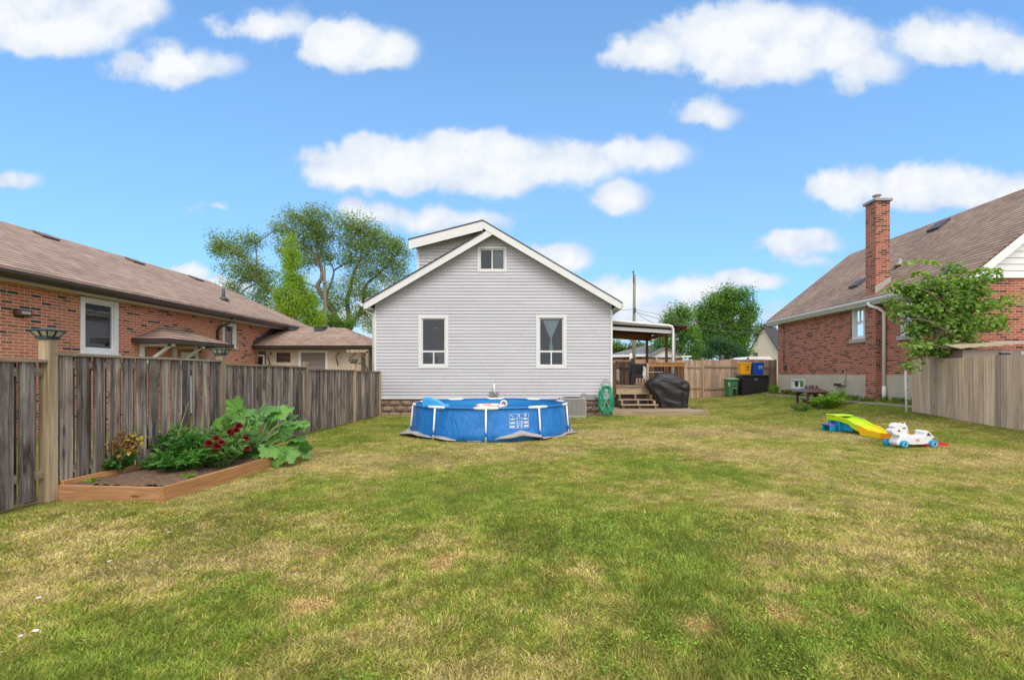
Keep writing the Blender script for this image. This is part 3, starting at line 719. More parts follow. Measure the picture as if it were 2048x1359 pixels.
# roof: shingle skins, soffit slabs, fascia boards, dormer
YF = 14.70
def slab(x0, z0, x1, z1, dt, db):      # cross-section of a sloping slab, dt/db below the line
    return [(x0, z0 - dt), (x1, z1 - dt), (x1, z1 - db), (x0, z0 - db)]
XE0, XE1, ZE = XC - EO, XC + EO, ZR - PIT * EO
XT, ZT = -1.60, ZR + (1.60 - 1.288) * PIT + .012      # top of the right slope where the dormer roof meets it
XD, ZD = XY(818, YF), ZZ(478, YF)
mb = MB()
mb.prism(slab(XE0 - .03, ZE - .018, -1.56, ZR - PIT * (1.56 + XC), 0, .035), 'y', YF - .05, HYB + .3)
mb.prism(slab(XT, ZT, XE1 + .03, ZE - .018, 0, .035), 'y', YF - .05, HYB + .3)
mb.prism(slab(XD - .03, ZD - .008, XT - .003, ZT + .002, 0, .035), 'y', YF - .05, 23.5)
mb.build('roof', M_['sh_dark'], house)
mb = MB(); FH = 0.235
zb = ZZ(617, YF)
def rake(x0, z0, x1, z1, flat):   # outline with a level return at the eave
    s = (z1 - z0) / (x1 - x0)
    pts = [(x0, z0 - .037), (x1, z1 - .037), (x1, z1 - .037 - FH)]
    xr_ = x0 + (flat - (z0 - .037 - FH)) / s if s else x0
    if flat is not None: pts += [(xr_, flat), (x0, flat)]
    return pts
mb.prism(rake(XE0, ZE, XC + .06, ZR + .06 * PIT, zb), 'y', YF - .02, YF + .01)
mb.prism([(p[0], p[1]) for p in [(XT, ZT - .037), (XE1, ZE - .037), (XE1, zb), (XE1 - (zb - (ZE - .037 - FH)) / PIT, zb), (XC + .0, ZR - .037 - FH - 0.0), (XT, ZT - .037 - FH)]], 'y', YF - .035, YF - .022)
mb.prism(slab(XD, ZD, XT - .002, ZT - .0, .037, .037 + .30), 'y', YF - .034, YF - .0225)
mb.build('fascia', M_['white'], house)
mb = MB()
mb.prism(slab(XE0 + .02, ZE + .02 * PIT, XC, ZR, .05, .16), 'y', YF + .012, HYF + .1)
mb.prism(slab(XC + .001, ZR, XE1 - .02, ZE + .02 * PIT, .05, .16), 'y', YF + .012, HYF + .1)
mb.prism(slab(XD + .02, ZD, XT - .01, ZT, .05, .22), 'y', YF + .012, HYF + .1)
mb.box(XE0 + .01, HX0 - .014, YF + .013, HYB, zb + .005, zb + .02); mb.box(HX1 + .014, XE1 - .01, YF + .013, HYB, zb + .005, zb + .02)
# ribbed soffit strips under the overhang
for sgn in (-1, 1):
    for k in range(34):
        x = XC + sgn * (0.1 + k * .118); zc = ZR - PIT * abs(x - XC) - .162
        mb.beam((x, YF + .02, zc), (x, HYF - .01, zc), .05, .012)
mb.build('soffit', M_['soffit'], house)
for sgn, xe in ((-1, XE0), (1, XE1)):      # eave fascias, gutters
    mb = MB()
    mb.box(min(xe, xe + sgn * .02), max(xe, xe + sgn * .02), YF + .012, HYB + .2, zb, ZE - .05)
    x0 = xe + sgn * .022
    mb.prism([(x0, ZE - .04), (x0 + sgn * .11, ZE - .045), (x0 + sgn * .10, ZE - .09), (x0 + sgn * .05, ZE - .145), (x0, ZE - .15)], 'y', YF - .03, HYB + .2)
    mb.build('gutter', M_['white'], house)
mb = MB(); mb.tube([(XE0 - .03, 14.9, ZE - .13), (XE0 - .02, 14.92, ZE - .24), (XE0 + .08, 14.95, ZE - .33), (HX0 - .05, 15.0, ZE - .38), (HX0 - .06, 15.02, ZE - .5), (HX0 - .06, 15.02, .3)], .038, 8)
mb.build('downspout', M_['white'], house)
# dormer cheek wall
mb = MB()
xdw = XY(835, 15)
def dorm(z):
    # between the left roof slope and the dormer roof
    lo = max(xdw, XC - (ZR - z) / PIT - .0)      # x where main slope reaches z
    xl = xdw
    xr_ = min(XC, XC - (ZR + .0 - z) / PIT)
    zz = (z + .24 - ZD) / ((ZT - ZD) / (XT - XD)) + XD
    xl = max(xdw, zz)
    return (xl, xr_) if xr_ > xl else (xl, xl)
lap_wall(mb, HYF + .03, ZR - PIT * (XC - xdw) - .02, ZT - .25, dorm, [], lip=.026)
mb.box(xdw, xdw + .08, HYF + .06, 23, 4.4, ZD - .2, rnd=.5)
mb.build('dormer_wall', M_['siding'], house)
mb = MB(); mb.box(xdw - .02, xdw + .055, HYF - .005, HYF + .1, 4.60, ZD - .22); mb.build('dormer_trim', M_['white'], house)
mb = MB(); q = PT(1033, 478, 16.5); mb.lathe([(.12, -.25), (.12, 0), (.16, .02), (.16, .08), (.02, .1)], (XY(1033, 16.5), 16.5, ZR - PIT * (XY(1033, 16.5) - XC) + .18), 14); mb.build('roof_vent', M_['darkgrey'], house)
# wall fittings
mb = MB(); mb.box(XY(979, 15), XY(997, 15), HYF - .06, HYF - .02, ZZ(793, 15), ZZ(782, 15)); mb.build('mounting_plate', M_['metal_grey'], house)
mb = MB(); mb.tube([(XY(990, 15), HYF - .02, ZZ(788, 15)), (XY(990, 15), HYF - .12, ZZ(788, 15)), (XY(989, 15), HYF - .14, ZZ(782, 15)), (XY(989, 15), HYF - .14, ZZ(767, 15))], .032, 10)
mb.build('exhaust_pipe', M_['white'], house)
mb = MB(); mb.box(XY(1163, 15), XY(1170, 15), HYF - .08, HYF - .02, ZZ(797, 15), ZZ(786, 15)); mb.box(XY(1172, 15), XY(1190, 15), HYF - .06, HYF - .02, ZZ(799, 15), ZZ(788, 15)); mb.build('utility_box', M_['metal_grey'], house)
mb = MB(); mb.tube([(XY(1190, 15), 14.9, .62), (XY(1196, 15), 14.86, .5), (XY(1186, 15), 14.8, .3), (XY(1172, 15), 14.6, .12), (XY(1168, 15), 14.5, .1)], .022, 8); mb.build('line_set', M_['blackpl'], house)

# ================================================================== brick house on the left
XW, XE = -10.6, -10.15
ze = CZ + 2.106 * 1.0; pl = 0.45; dl = 5.04; zr = ze + pl * dl
YA, YB = 4.0, 21.4
lh = thing('brick_bungalow', 'orange brick bungalow with brown shingle roof beyond the grey fence on the left', 'house', (XW, 12, 0))
def onX(px, c): return c / ((px - CX) / F)
def zX(px, py, c): return ZZ(py, onX(px, c))
w1 = (onX(160, XW), onX(235, XW), zX(235, 711, XW) , zX(235, 607, XW)); w1 = (w1[0], w1[1], 1.86, 3.18)
w2 = (onX(445, XW), onX(471, XW), 2.30, 3.14)
door = (onX(362, XW), onX(396, XW), 0.15, 2.02)
mb = MB(); panel_wall(mb, 'x', XW, YA, YB, -.1, ze + .1, [w1, w2, door]); mb.prism([(XW, -.1), (XE - 2 * dl - .3, -.1), (XE - 2 * dl - .3, ze), (XE - dl, zr - .12), (XW, ze + .1)], 'y', YB - .15, YB - .05)
mb.build('wall', M_['brick_l'], lh)
fl = Face('x', XW, 1)
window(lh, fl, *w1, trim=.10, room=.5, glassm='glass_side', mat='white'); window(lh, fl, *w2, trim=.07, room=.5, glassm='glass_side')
for W in (w1, w2):
    q = MB(); zz0 = W[2] + (W[3] - W[2]) * .12
    for k in range(14): zq = W[2] + .14 + k * (W[3] - W[2] - .28) / 14 * .62; q.box(XW - .16, XW - .13, W[0] + .12, W[1] - .12, zq, zq + .035)
    q.build('blind', M_['metal_grey'], lh)
mb = MB(); fl.box(mb, door[0], door[1], -.06, .01, door[2], door[3]); d_ = mb.build('door', M_['white'], lh)
mb = MB(); fl.box(mb, door[0] + .14, door[1] - .14, .012, .02, 1.3, 1.9); mb.build('pane', M_['darkgrey'], d_)
mb = MB(); L = XE - dl
mb.prism([(XE + .06, ze - .03), (L, zr), (2 * L - XE, ze), (2 * L - XE, ze - .06), (L, zr - .07), (XE + .06, ze - .08)], 'y', YA, YB)
mb.build('roof', M_['sh_l'], lh)
mb = MB(); mb.box(XE - .04, XE + .0, YA, YB, ze - .25, ze - .081)
mb.prism([(XE + .002, ze - .09), (XE + .13, ze - .10), (XE + .12, ze - .15), (XE + .06, ze - .21), (XE + .002, ze - .215)], 'y', YA, YB + .02)
mb.build('gutter', M_['gutter_brown'], lh)
mb = MB(); mb.box(XW, XE - .042, YA, YB, ze - .25, ze - .235); mb.build('soffit', M_['soffit'], lh)
mb = MB(); yd = onX(436, XW + .06)
mb.tube([(XE + .06, yd + .15, ze - .2), (XE + .05, yd + .1, ze - .32), (XW + .12, yd, ze - .52), (XW + .06, yd, ze - .65), (XW + .06, yd, .1)], .045, 8); mb.build('downspout', M_['gutter_brown'], lh)
def roof_vent(parent, Y, t, px, pyv, side, name='roof_vent', mat='darkgrey', s=.22):
    """a low box vent on a slope; t = horizontal distance up from the eave"""
    x = px; z = pyv
    b = MB(); b.box(x - s, x + s, Y - s, Y + s, z - .05, z + .08); b.box(x - s * 1.15, x + s * 1.15, Y - s * 1.15, Y + s * 1.15, z + .081, z + .10)
    return b.build(name, M_[mat], parent, bevel=.01)
for px, py in ((92, 472), (270, 525), (392, 562)):
    xv = L + .55; yv = xv / ((px - CX) / F); Mx = Matrix.Translation((xv, yv, zr - pl * .55)) @ Matrix.Rotation(math.atan(pl), 4, 'Y')
    b = MB(); b.box(-.17, .17, -.24, .24, -.02, .05, M=Mx); b.box(-.2, .2, -.27, .27, .051, .07, M=Mx); b.build('roof_vent', M_['vent_brown'], lh, bevel=.008)
mb = MB(); xs_ = XE - 1.6; ys_ = xs_ / ((447 - CX) / F); zs_ = ze + pl * 1.6
mb.tube([(xs_, ys_, zs_ - .05), (xs_, ys_, zs_ + .42)], .06, 10); mb.lathe([(.2, -.02), (.12, .08), (.07, .12)], (xs_, ys_, zs_), 12); mb.build('plumbing_stack', M_['darkgrey'], lh)
# wall lamp
mb = MB(); yl0, yl1 = onX(22, XW), onX(58, XW); zl = 2.62
fl.box(mb, yl0 + .02, yl1 - .02, 0, .12, zl - .07, zl + .07); wl = mb.build('wall_lamp', M_['bronze'], lh, bevel=.03)
mb = MB(); fl.box(mb, yl0 + .08, yl1 - .08, .121, .13, zl - .03, zl + .03); mb.build('lens', M_['frost'], wl)
# door canopy with brackets
cp = thing('door_canopy', 'small hipped brown canopy on white brackets over the bungalow side door', 'canopy', (XW, 14, 2.3))
XO = -9.65; ya, yb = XO / ((337 - CX) / F), XO / ((463 - CX) / F); zc = ZZ(674, ya) - .02
mb = MB(); ym0, ym1 = ya + .9, yb - .9
V = [(XO, ya, zc), (XO, yb, zc), (XW + .01, yb, zc), (XW + .01, ya, zc), (XW + .01, ym0, zc + .38), (XW + .01, ym1, zc + .38)]
mb.add(V, [np.array([[0, 1, 5, 4]]), np.array([[0, 4, 3], [1, 2, 5]]), np.array([[0, 3, 2, 1]])]); mb.build('roof', M_['sh_l'], cp)
mb = MB(); mb.box(XO - .02, XO + .05, ya - .05, yb + .05, zc - .13, zc - .005); mb.box(XW, XO - .021, ya - .05, ya, zc - .13, zc - .005); mb.box(XW, XO - .021, yb, yb + .05, zc - .13, zc - .005); mb.build('fascia', M_['gutter_brown'], cp)
for yy in (ya + .25, (ya + yb) / 2 + .1, yb - .3):
    b = MB(); b.beam((XW + .04, yy, zc - .9), (XW + .04, yy, zc - .13), .08, .08, up=(0, 1, 0)); b.beam((XW + .05, yy, zc - .75), (XO - .12, yy, zc - .16), .07, .07); b.beam((XW + .05, yy, zc - .17), (XO - .04, yy, zc - .17), .07, .07)
    b.build('bracket', M_['white'], cp)

# ================================================================== garage
ga = thing('block_garage', 'cream block garage with hipped brown roof behind the left fence', 'garage', (-8.2, 17.3, 0))
YG = 17.3; ZG = ZZ(690, YG); gx0, gx1 = XY(468, YG), XY(748, YG); dg = 1.9; zgr = ZG + .45 * dg
wx0, wx1 = XY(478, YG + .3), XY(722, YG + .3); YW = YG + .3
gw = [(XY(507, YW), XY(532, YW), .1, ZZ(702, YW)), (XY(553, YW), XY(581, YW), ZZ(724, YW), ZZ(705, YW)), (XY(602, YW), XY(651, YW), .1, ZZ(705, YW))]
mb = MB(); panel_wall(mb, 'y', YW, wx0, wx1, -.1, ZG - .05, gw); panel_wall(mb, 'x', wx1, YW, YW + 3.4, -.1, ZG - .05); panel_wall(mb, 'y', YW + 3.4, wx0, wx1, -.1, ZG - .05)
gwall = mb.build('wall', M_['cream_block'], ga)
mb = MB()      # block joints as thin grooves standing 2 mm proud rods of mortar
for k in range(1, 12):
    z = k * .2
    mb.box(wx0, wx1, YW - .003, YW - .0005, z, z + .008)
mb.build('mortar_joints', M_['concrete'], ga)
fg = Face('y', YW, -1)
mb = MB(); fg.box(mb, gw[0][0], gw[0][1], -.05, -.02, .1, gw[0][3]); dd = mb.build('door', M_['darkgrey'], ga)
mb = MB(); mb.box(gw[0][0] + .06, gw[0][1] - .06, YW - .0, YW + .018, 1.3, gw[0][3] - .13); mb.build('window_frame', M_['white'], dd)
mb = MB(); mb.box(gw[0][0] + .12, gw[0][1] - .12, YW - .01, YW - .002, 1.3, gw[0][3] - .2); mb.build('pane', M_['blackpl'], dd)
mb = MB(); mb.box(gw[1][0], gw[1][1], YW + .05, YW + .06, gw[1][2], gw[1][3]); mb.build('window', M_['bronze'], ga)
mb = MB(); mb.box(gw[2][0], gw[2][1], YW + .06, YW + .08, .1, gw[2][3]); mb.box(gw[2][0], gw[2][1], YW - .01, YW + .05, .1, .3); mb.build('garage_door', M_['shed_tan'], ga)
mb = MB(); t = .09
mb.box(gw[2][0] - t, gw[2][0], YW - .02, YW + .05, .1, gw[2][3] + t); mb.box(gw[2][1], gw[2][1] + t, YW - .02, YW + .05, .1, gw[2][3] + t); mb.box(gw[2][0], gw[2][1], YW - .02, YW + .05, gw[2][3], gw[2][3] + t)
mb.build('door_trim', M_['white'], ga)
for xx in (XY(543, YW), XY(678, YW)):
    b = MB(); b.tube([(xx, YW - .02, ZG - .25), (xx, YW - .05, ZG - .32), (xx, YW - .2, ZG - .35), (xx - .02, YW - .24, ZG - .42), (xx - .02, YW - .04, ZG - .75)], .02, 6); b.build('hook_bracket', M_['bronze'], ga)
xa = XY(560, YG + dg); xb = XY(690, YG + dg)
V = [(gx0, YG, ZG), (gx1, YG, ZG), (gx1, YG + 2 * dg, ZG), (gx0, YG + 2 * dg, ZG), (XW + .02, YG + dg, zgr), (xb, YG + dg, zgr)]
mb = MB(); mb.add(V, [np.array([[0, 1, 5, 4]]), np.array([[2, 3, 4, 5]])]); mb.add([V[i] for i in (0, 1, 2, 3)], np.array([[3, 2, 1, 0]])); mb.build('roof', M_['sh_g'], ga)
M_['sh_hip'] = shingle('brown_shingle_hip', ((0.20, 0.135, 0.10), (0.365, 0.255, 0.195), (0.55, 0.41, 0.33)), 'y', 2.43)
mb = MB(); mb.add([V[1], V[2], V[5]], np.array([[0, 1, 2]])); mb.build('hip_roof', M_['sh_hip'], ga)
mb = MB(); mb.box(gx0, gx1 + .06, YG - .05, YG - .002, ZG - .16, ZG - .002); mb.box(gx1 + .002, gx1 + .06, YG - .0, YG + 2 * dg, ZG - .16, ZG - .002)
mb.prism([(YG - .052, ZG - .02), (YG - .16, ZG - .02), (YG - .14, ZG - .12), (YG - .052, ZG - .13)], 'x', gx0, gx1 + .1); mb.build('gutter', M_['gutter_brown'], ga)
mb = MB(); mb.box(gx0, gx1, YG, YW + .1, ZG - .16, ZG - .14); mb.build('soffit', M_['soffit'], ga)
mb = MB()      # sheet flashing where the garage roof runs into the brick wall
mb.add([(XW + .015, YG - .05, ZG - .1), (XW + .015, YG - .05, ZG + .16), (XW + .015, YG + dg, zgr + .25), (XW + .015, YG + dg, zgr), (gx0 + .35, YG, ZG + .01), (XW + .45, YG + dg, zgr + .01)], [np.array([[0, 1, 2, 3]]), np.array([[0, 4, 5, 3]])]); mb.build('flashing', M_['gutter_brown'], ga)
for px in (584, 641):
    roof_vent(ga, YG + dg - .25, 0, XY(px, YG + dg - .25), zgr - .1, 1, s=.18)

# wooden arbour beside the garage
ar = thing('garden_arbour', 'tan wooden arbour post with diagonal braces beside the garage corner', 'arbour', (-5.6, 15, 0))
Ya = 15.6
def ap(px, py): return PT(px, py, Ya)
mb = MB(); mb.beam((XY(735, Ya), Ya, 0), (XY(735, Ya), Ya, ZZ(702, Ya)), .09, .09, up=(0, 1, 0)); mb.build('post', M_['fence_post'], ar)
mb = MB(); mb.beam(ap(694, 702), ap(737, 702), .09, .1); mb.build('beam', M_['fence_post'], ar)
mb = MB(); mb.beam(ap(733, 718), ap(722, 704), .05, .05); mb.beam(ap(699, 716), ap(712, 704), .05, .05); mb.build('brace', M_['post_brown'], ar)
arch = []
for k in range(17):
    t = math.pi * k / 16; arch.append((XY(719, 15.3) - .27 * math.cos(t), 15.3, ZZ(741, 15.3) + .25 * math.sin(t)))
tr = thing('garden_arch', 'black metal arch rising just behind the end of the left fence', 'arch', (XY(719, 15.3), 15.3, 0))
b = MB(); b.tube([(arch[0][0], 15.3, 0)] + arch + [(arch[-1][0], 15.3, 0)], .018, 6); b.build('frame', M_['blackpl'], tr)

# ================================================================== left fence
lf = thing('wooden_fence', 'weathered grey board on board fence along the left edge of the lawn', 'fence', (-5.1, 9, 0))
def fx_(Y): return -5.13 + (Y - 4.4) * 0.018
POSTS = [(2.0, False), (4.84, True), (7.45, True), (10.13, False), (12.75, True), (14.75, False)]
TOPS = [1.505, 1.585, 1.53, 1.475, 1.45]
for i in range(5):
    y0, y1 = POSTS[i][0] + .07, POSTS[i + 1][0] - .07; top = TOPS[i]
    b = MB(); y = y0 + .02
    while y < y1 - .05:
        w = min(.138 + random.uniform(-.004, .004), y1 - y); x = fx_(y) ; zb = random.uniform(.02, .06); tl = random.uniform(-.006, .006)
        v = np.array([[x, y, zb], [x, y + w, zb], [x - .018, y + w, zb], [x - .018, y, zb], [x + tl, y, top - .035], [x - tl, y + w, top - .035], [x - .018 - tl, y + w, top - .035], [x - .018 + tl, y, top - .035]])
        b.add(v, MB.BF[:, ::-1]); y += .189
    y = y0 - .075
    while y < y1 - .05:
        a = max(y, y0); w = min(y + .138, y1) - a; x = fx_(y) - .075; zb = random.uniform(.02, .06)
        if w > .03: b.box(x - .018, x, a, a + w, zb, top - .035)
        y += .189
    b.build('board_panel', M_['fence_grey'], lf)
    b = MB()
    for z in (.30, top - .13): b.beam((fx_(y0) - .046, y0 - .04, z), (fx_(y1) - .046, y1 + .04, z), .05, .085)
    b.build('rail', M_['fence_rail'], lf)
    b = MB(); b.beam((fx_(y0) - .046, y0 - .06, top - .017), (fx_(y1) - .046, y1 + .06, top - .017), .14, .03); b.build('cap_rail', M_['fence_rail'], lf)
for (Y, cap) in POSTS:
    zt = {4.84: 1.72, 7.45: 1.66, 12.75: 1.66}.get(Y, 1.62 if Y < 14 else 1.46)
    b = MB(); x = fx_(Y) - .035; s = .050
    b.box(x - s, x + s + .01, Y - s, Y + s, 0, zt)
    p = b.build('post', M_['fence_post'], lf, bevel=.005, seg=1)
    if cap:
        b = MB(); c = (x, Y, zt); q4 = math.pi / 4
        b.lathe([(.085, 0), (.093, .0), (.093, .03), (.085, .035)], c, 4, smooth=False, a0=q4)
        b.lathe([(.135, .085), (.15, .09), (.15, .097), (.04, .115), (.001, .118)], c, 4, smooth=False, a0=q4)
        for k in range(8):
            t = q4 + k * math.pi / 4; r0, r1 = (.088, .135) if k % 2 == 0 else (.065, .098)
            b.beam((c[0] + r0 * math.cos(t), c[1] + r0 * math.sin(t), zt + .03), (c[0] + r1 * math.cos(t), c[1] + r1 * math.sin(t), zt + .088), .011, .011)
        pc = b.build('post_cap', M_['lamp_metal'], p)
        b = MB(); b.lathe([(.08, .033), (.125, .086)], c, 4, smooth=False, a0=q4); b.build('lamp_panel', M_['frost'], p)
# leaning downpipe in the corner
dn = thing('corner_drain_pipe', 'dark brown drain pipe slanting down at the fence and house corner', 'pipe', (-5, 14.6, 0))
b = MB(); b.tube([(XY(748, 14.9), 14.9, .42), (XY(741, 14.5), 14.5, .3), (XY(727, 14.2), 14.15, .06)], .05, 8); b.build('pipe', M_['gutter_brown'], dn)

# ================================================================== planter and its plants
PLX0, PLX1, PLY0, PLY1 = -5.0, -3.9, 4.84, 7.25
pn = thing('raised_planter', 'low wooden raised bed of orange planks beside the left fence', 'planter', (-4.4, 6, 0))
c0, c1, c2, c3 = (-5.09, 4.90), (-3.90, 4.80), (-3.74, 7.22), (-5.0, 7.3)
b = MB(); b.beam((c1[0], c1[1] - .02, .082), (c2[0], c2[1], .082), .035, .165); b.build('long_plank', M_['plank_y'], pn, bevel=.003, seg=1)
for q0, q1 in (((c0[0], c0[1], .080), (c1[0] - .019, c1[1] + .004, .080)), ((c3[0], c3[1], .08), (c2[0], c2[1] + .02, .08))):
    b = MB(); b.beam(q0, q1, .035, .16); b.build('short_plank', M_['plank_x'], pn, bevel=.003, seg=1)
b = MB(); b.beam((c0[0] - .0, c0[1] + .02, .1), (c3[0], c3[1] - .02, .1), .035, .2); b.build('back_plank', M_['plank_y'], pn, bevel=.003, seg=1)
GS = []
for i in range(140):
    row = []
    for j in range(70):
        u, v = j / 69, i / 139; xl = c0[0] + (c3[0] - c0[0]) * v + .02; xr = c1[0] + (c2[0] - c1[0]) * v - .02; x = xl + (xr - xl) * u; y = 4.88 + (7.2 - 4.88) * v
        row.append((x, y, .085 + .06 * float(fbm(x * 5, y * 5, 12, 4)) + .045 * float(fbm(x * 16, y * 16, 19, 3)) + .03 * math.sin(math.pi * u)))
    GS.append(row)
MB().grid(GS).build('soil', M_['soil'], pn)

def orient(D, roll=None, up=(0, 0, 1), jit=0.5):
    """leaf frames: column 1 along D, column 2 the leaf normal, mostly upward"""
    D = D / np.linalg.norm(D, axis=1, keepdims=True); k = len(D)
    U = np.tile(np.array(up, float), (k, 1)) + rng.normal(0, jit, (k, 3))
    S = np.cross(D, U); S /= np.linalg.norm(S, axis=1, keepdims=True) + 1e-9
    N = np.cross(S, D)
    return np.stack([S, D, N], 2)
LEAF_T = np.array([[0, 0, 0], [-.5, .35, .10], [0, .35, -.04], [.5, .35, .10], [-.38, .7, .04], [0, .7, -.08], [.38, .7, .04], [0, 1, -.2]], float)
LEAF_F = [np.array([[0, 3, 2], [0, 2, 1], [5, 6, 7], [4, 5, 7]]), np.array([[1, 2, 5, 4], [2, 3, 6, 5]])]
DIA_T = np.array([[0, 0, 0], [-.42, .5, .1], [0, 1, -.1], [.42, .5, .1]], float); DIA_F = [np.array([[0, 3, 2], [0, 2, 1]])]
def leaves(mb, P, D, size, width=.5, dia=False, jit=.5, vr=None, sj=.35):
    k = len(P); M = orient(D, jit=jit); s = size * (1 - sj / 2 + sj * rng.random(k)) if not hasattr(size, '__len__') else size
    M = M * np.stack([s * width, s, s], 1)[:, None, :]
    r = rng.random(k) if vr is None else vr
    mb.inst(DIA_T if dia else LEAF_T, DIA_F if dia else LEAF_F, M, P, r, col=None)
def sph(k):
    v = rng.normal(0, 1, (k, 3)); return v / np.linalg.norm(v, axis=1, keepdims=True)

def bushy(name, label, cat, c, rad, hgt, nstem, per, leaf, width, mat, group=None, droop=.0, flowers=None, stemmat='stem', dia=False):
    """stems rising from the ground and arching out, leaves in whorls along them"""
    t = thing(name, label, cat, c, group); st, lf_ = MB(), MB(); tips = []
    for i in range(nstem):
        a = random.uniform(0, 2 * math.pi); q = math.sqrt(random.random()); rr = rad * q; h = hgt * (1 - .45 * q * q) * random.uniform(.75, 1.05)
        p0 = Vector((c[0] + rr * .25 * math.cos(a), c[1] + rr * .25 * math.sin(a), c[2])); p3 = Vector((c[0] + rr * math.cos(a), c[1] + rr * math.sin(a), c[2] + h))
        pts = []
        for k in range(7):
            s = k / 6; p = p0.lerp(p3, s); p.z = c[2] + h * (s ** .8) - droop * s * s * h * q; pts.append(p)
        st.tube(pts, [.006 * (1 - .6 * k / 6) * (hgt / .5) ** .5 for k in range(7)], 5); tips.append(pts[-1])
        m_ = per; s = .2 + .8 * rng.random(m_); idx = s * 6; k0 = np.minimum(idx.astype(int), 5); fr = (idx - k0)[:, None]
        A = np.array([list(p) for p in pts]); P = A[k0] * (1 - fr) + A[k0 + 1] * fr
        D = sph(m_); D[:, 2] = np.abs(D[:, 2]) * .5 + .1; D[:, :2] += np.array([math.cos(a), math.sin(a)]) * .4
        base = random.gauss(.5, .16)
        leaves(lf_, P, D, leaf, width, dia, .45, np.clip(base + rng.normal(0, .2, m_), 0, 1))
    lf_.build('foliage', M_[mat], t); st.build('stems', M_[stemmat], t)
    return t, tips
def bloom(parent, p, r, mat, layers=5, flat=False):
    b = MB()
    for L_ in range(layers):
        k = 8 + 2 * L_; e = R(80 - 95 * L_ / max(1, layers - 1)) if not flat else R(30 - 25 * L_ / layers)
        th = np.arange(k) / k * 2 * np.pi + L_ * .4
        D = np.stack([np.cos(th) * math.cos(e), np.sin(th) * math.cos(e), np.full(k, math.sin(e))], 1)
        leaves(b, np.tile(np.array(p), (k, 1)) + D * r * .1, D, np.full(k, r), .55, jit=.1)
    b.build('flower', M_[mat], parent)
def soil_z(x, y): return .115
def bedpt(px, py):       # point on the soil seen at this pixel
    Y = (CZ - .12) * F / (py - HY); return (XY(px, Y), Y, .11)
# dried plant with twiggy stems and low green growth
p = bedpt(232, 950)
t, tips = bushy('strawberry_plant', 'low leafy green plant at the near left end of the raised bed', 'plant', (p[0] - .08, p[1] + .06, .11), .24, .30, 40, 14, .075, .7, 'L_bed')
dr = thing('withered_shrub', 'withered brown shrub with bare twigs at the near end of the raised bed', 'plant', p)
st, lv = MB(), MB(); tp = []
for k in range(9):
    a = random.uniform(-.5, .5); tip = (p[0] + .08 + a * .28, p[1] + random.uniform(-.08, .08), .11 + random.uniform(.38, .56)); tp.append(tip)
    st.tube([(p[0] + random.uniform(-.03, .06), p[1], .1), ((p[0] + tip[0]) / 2 - .03, p[1], .3), tip], [.006, .005, .002], 5)
st.tube([(p[0] + .5, p[1] + .3, .12), (p[0] + .53, p[1] + .3, .6), (p[0] + .66, p[1] + .3, 1.0)], [.005, .004, .002], 5)
P = np.repeat(np.array(tp), 22, 0) + rng.normal(0, .05, (9 * 22, 3)); P[:, 2] -= .05; leaves(lv, P, sph(len(P)), .05, .75, vr=np.clip(rng.normal(.35, .25, len(P)), 0, 1))
P = np.repeat(np.array([[p[0] + .26, p[1], .11 + .46], [p[0] + .2, p[1], .11 + .3]]), 14, 0) + rng.normal(0, .035, (28, 3)); leaves(lv, P, sph(len(P)), .06, .75, vr=np.full(28, 1.0))
lv.build('dead_foliage', M_['L_dry'], dr); st.build('twigs', M_['twig'], dr)
# leafy bushes
p = bedpt(318, 930); bushy('strawberry_plant', 'round leaved green plant against the fence behind the fern leaved bush', 'plant', (p[0] - .08, p[1] + .2, .11), .32, .55, 44, 14, .085, .85, 'L_bed')
p = bedpt(352, 948); bushy('leafy_bush', 'deep green bush with slender drooping leaves at the middle of the raised bed', 'plant', (p[0] + .05, p[1] + .16, .11), .38, .50, 66, 18, .14, .30, 'L_bed', droop=.45)
p = bedpt(300, 945); bushy('leafy_bush', 'small feathery green bush at the foot of the leafy bush near the back plank', 'plant', (p[0] - .02, p[1] + .1, .11), .16, .2, 26, 12, .08, .3, 'L_dahlia')
p = bedpt(392, 925)
t, tips = bushy('marigold_plant', 'green plant carrying two pale yellow flat flower heads', 'plant', (p[0], p[1] + .25, .11), .26, .44, 34, 14, .10, .34, 'L_dahlia')
for px, py in ((374, 871), (385.5, 865)):
    q = PT(px, py, p[1] + .1); b = MB(); b.tube([(q[0], q[1], .4), (q[0], q[1], q[2])], .004, 5); b.build('stalk', M_['stem'], t); bloom(t, q, .045, 'yellow_flower', 4, True)
p = bedpt(425, 938); fl1 = [(379, 897), (417, 887), (421, 899), (424, 902), (434, 893), (443, 885), (432, 877)]
t, tips = bushy('dahlia_plant', 'dahlia plant with dark red blooms left of the squash leaves', 'plant', (p[0] + .02, p[1] + .12, .11), .34, .42, 56, 14, .095, .36, 'L_dahlia')
for px, py in fl1:
    q = PT(px, py, p[1] - .16); b = MB(); b.tube([(q[0], q[1] + .14, .3), (q[0], q[1], q[2] - .02)], .004, 5); b.build('stalk', M_['stem'], t); bloom(t, q, random.uniform(.042, .055), 'red_flower')
p = bedpt(470, 922); fl2 = [(460, 865), (459, 872), (472, 861), (478, 852), (464, 876), (484, 897), (492, 896), (491, 878)]
t, tips = bushy('dahlia_plant', 'dahlia plant with a cluster of dark red blooms in front of the squash plant', 'plant', (p[0] + .03, p[1] + .10, .11), .34, .44, 56, 14, .095, .36, 'L_dahlia')
for px, py in fl2:
    q = PT(px, py, p[1] - .18); b = MB(); b.tube([(q[0], q[1] + .14, .3), (q[0], q[1], q[2] - .02)], .004, 5); b.build('stalk', M_['stem'], t); bloom(t, q, random.uniform(.045, .062), 'red_flower')
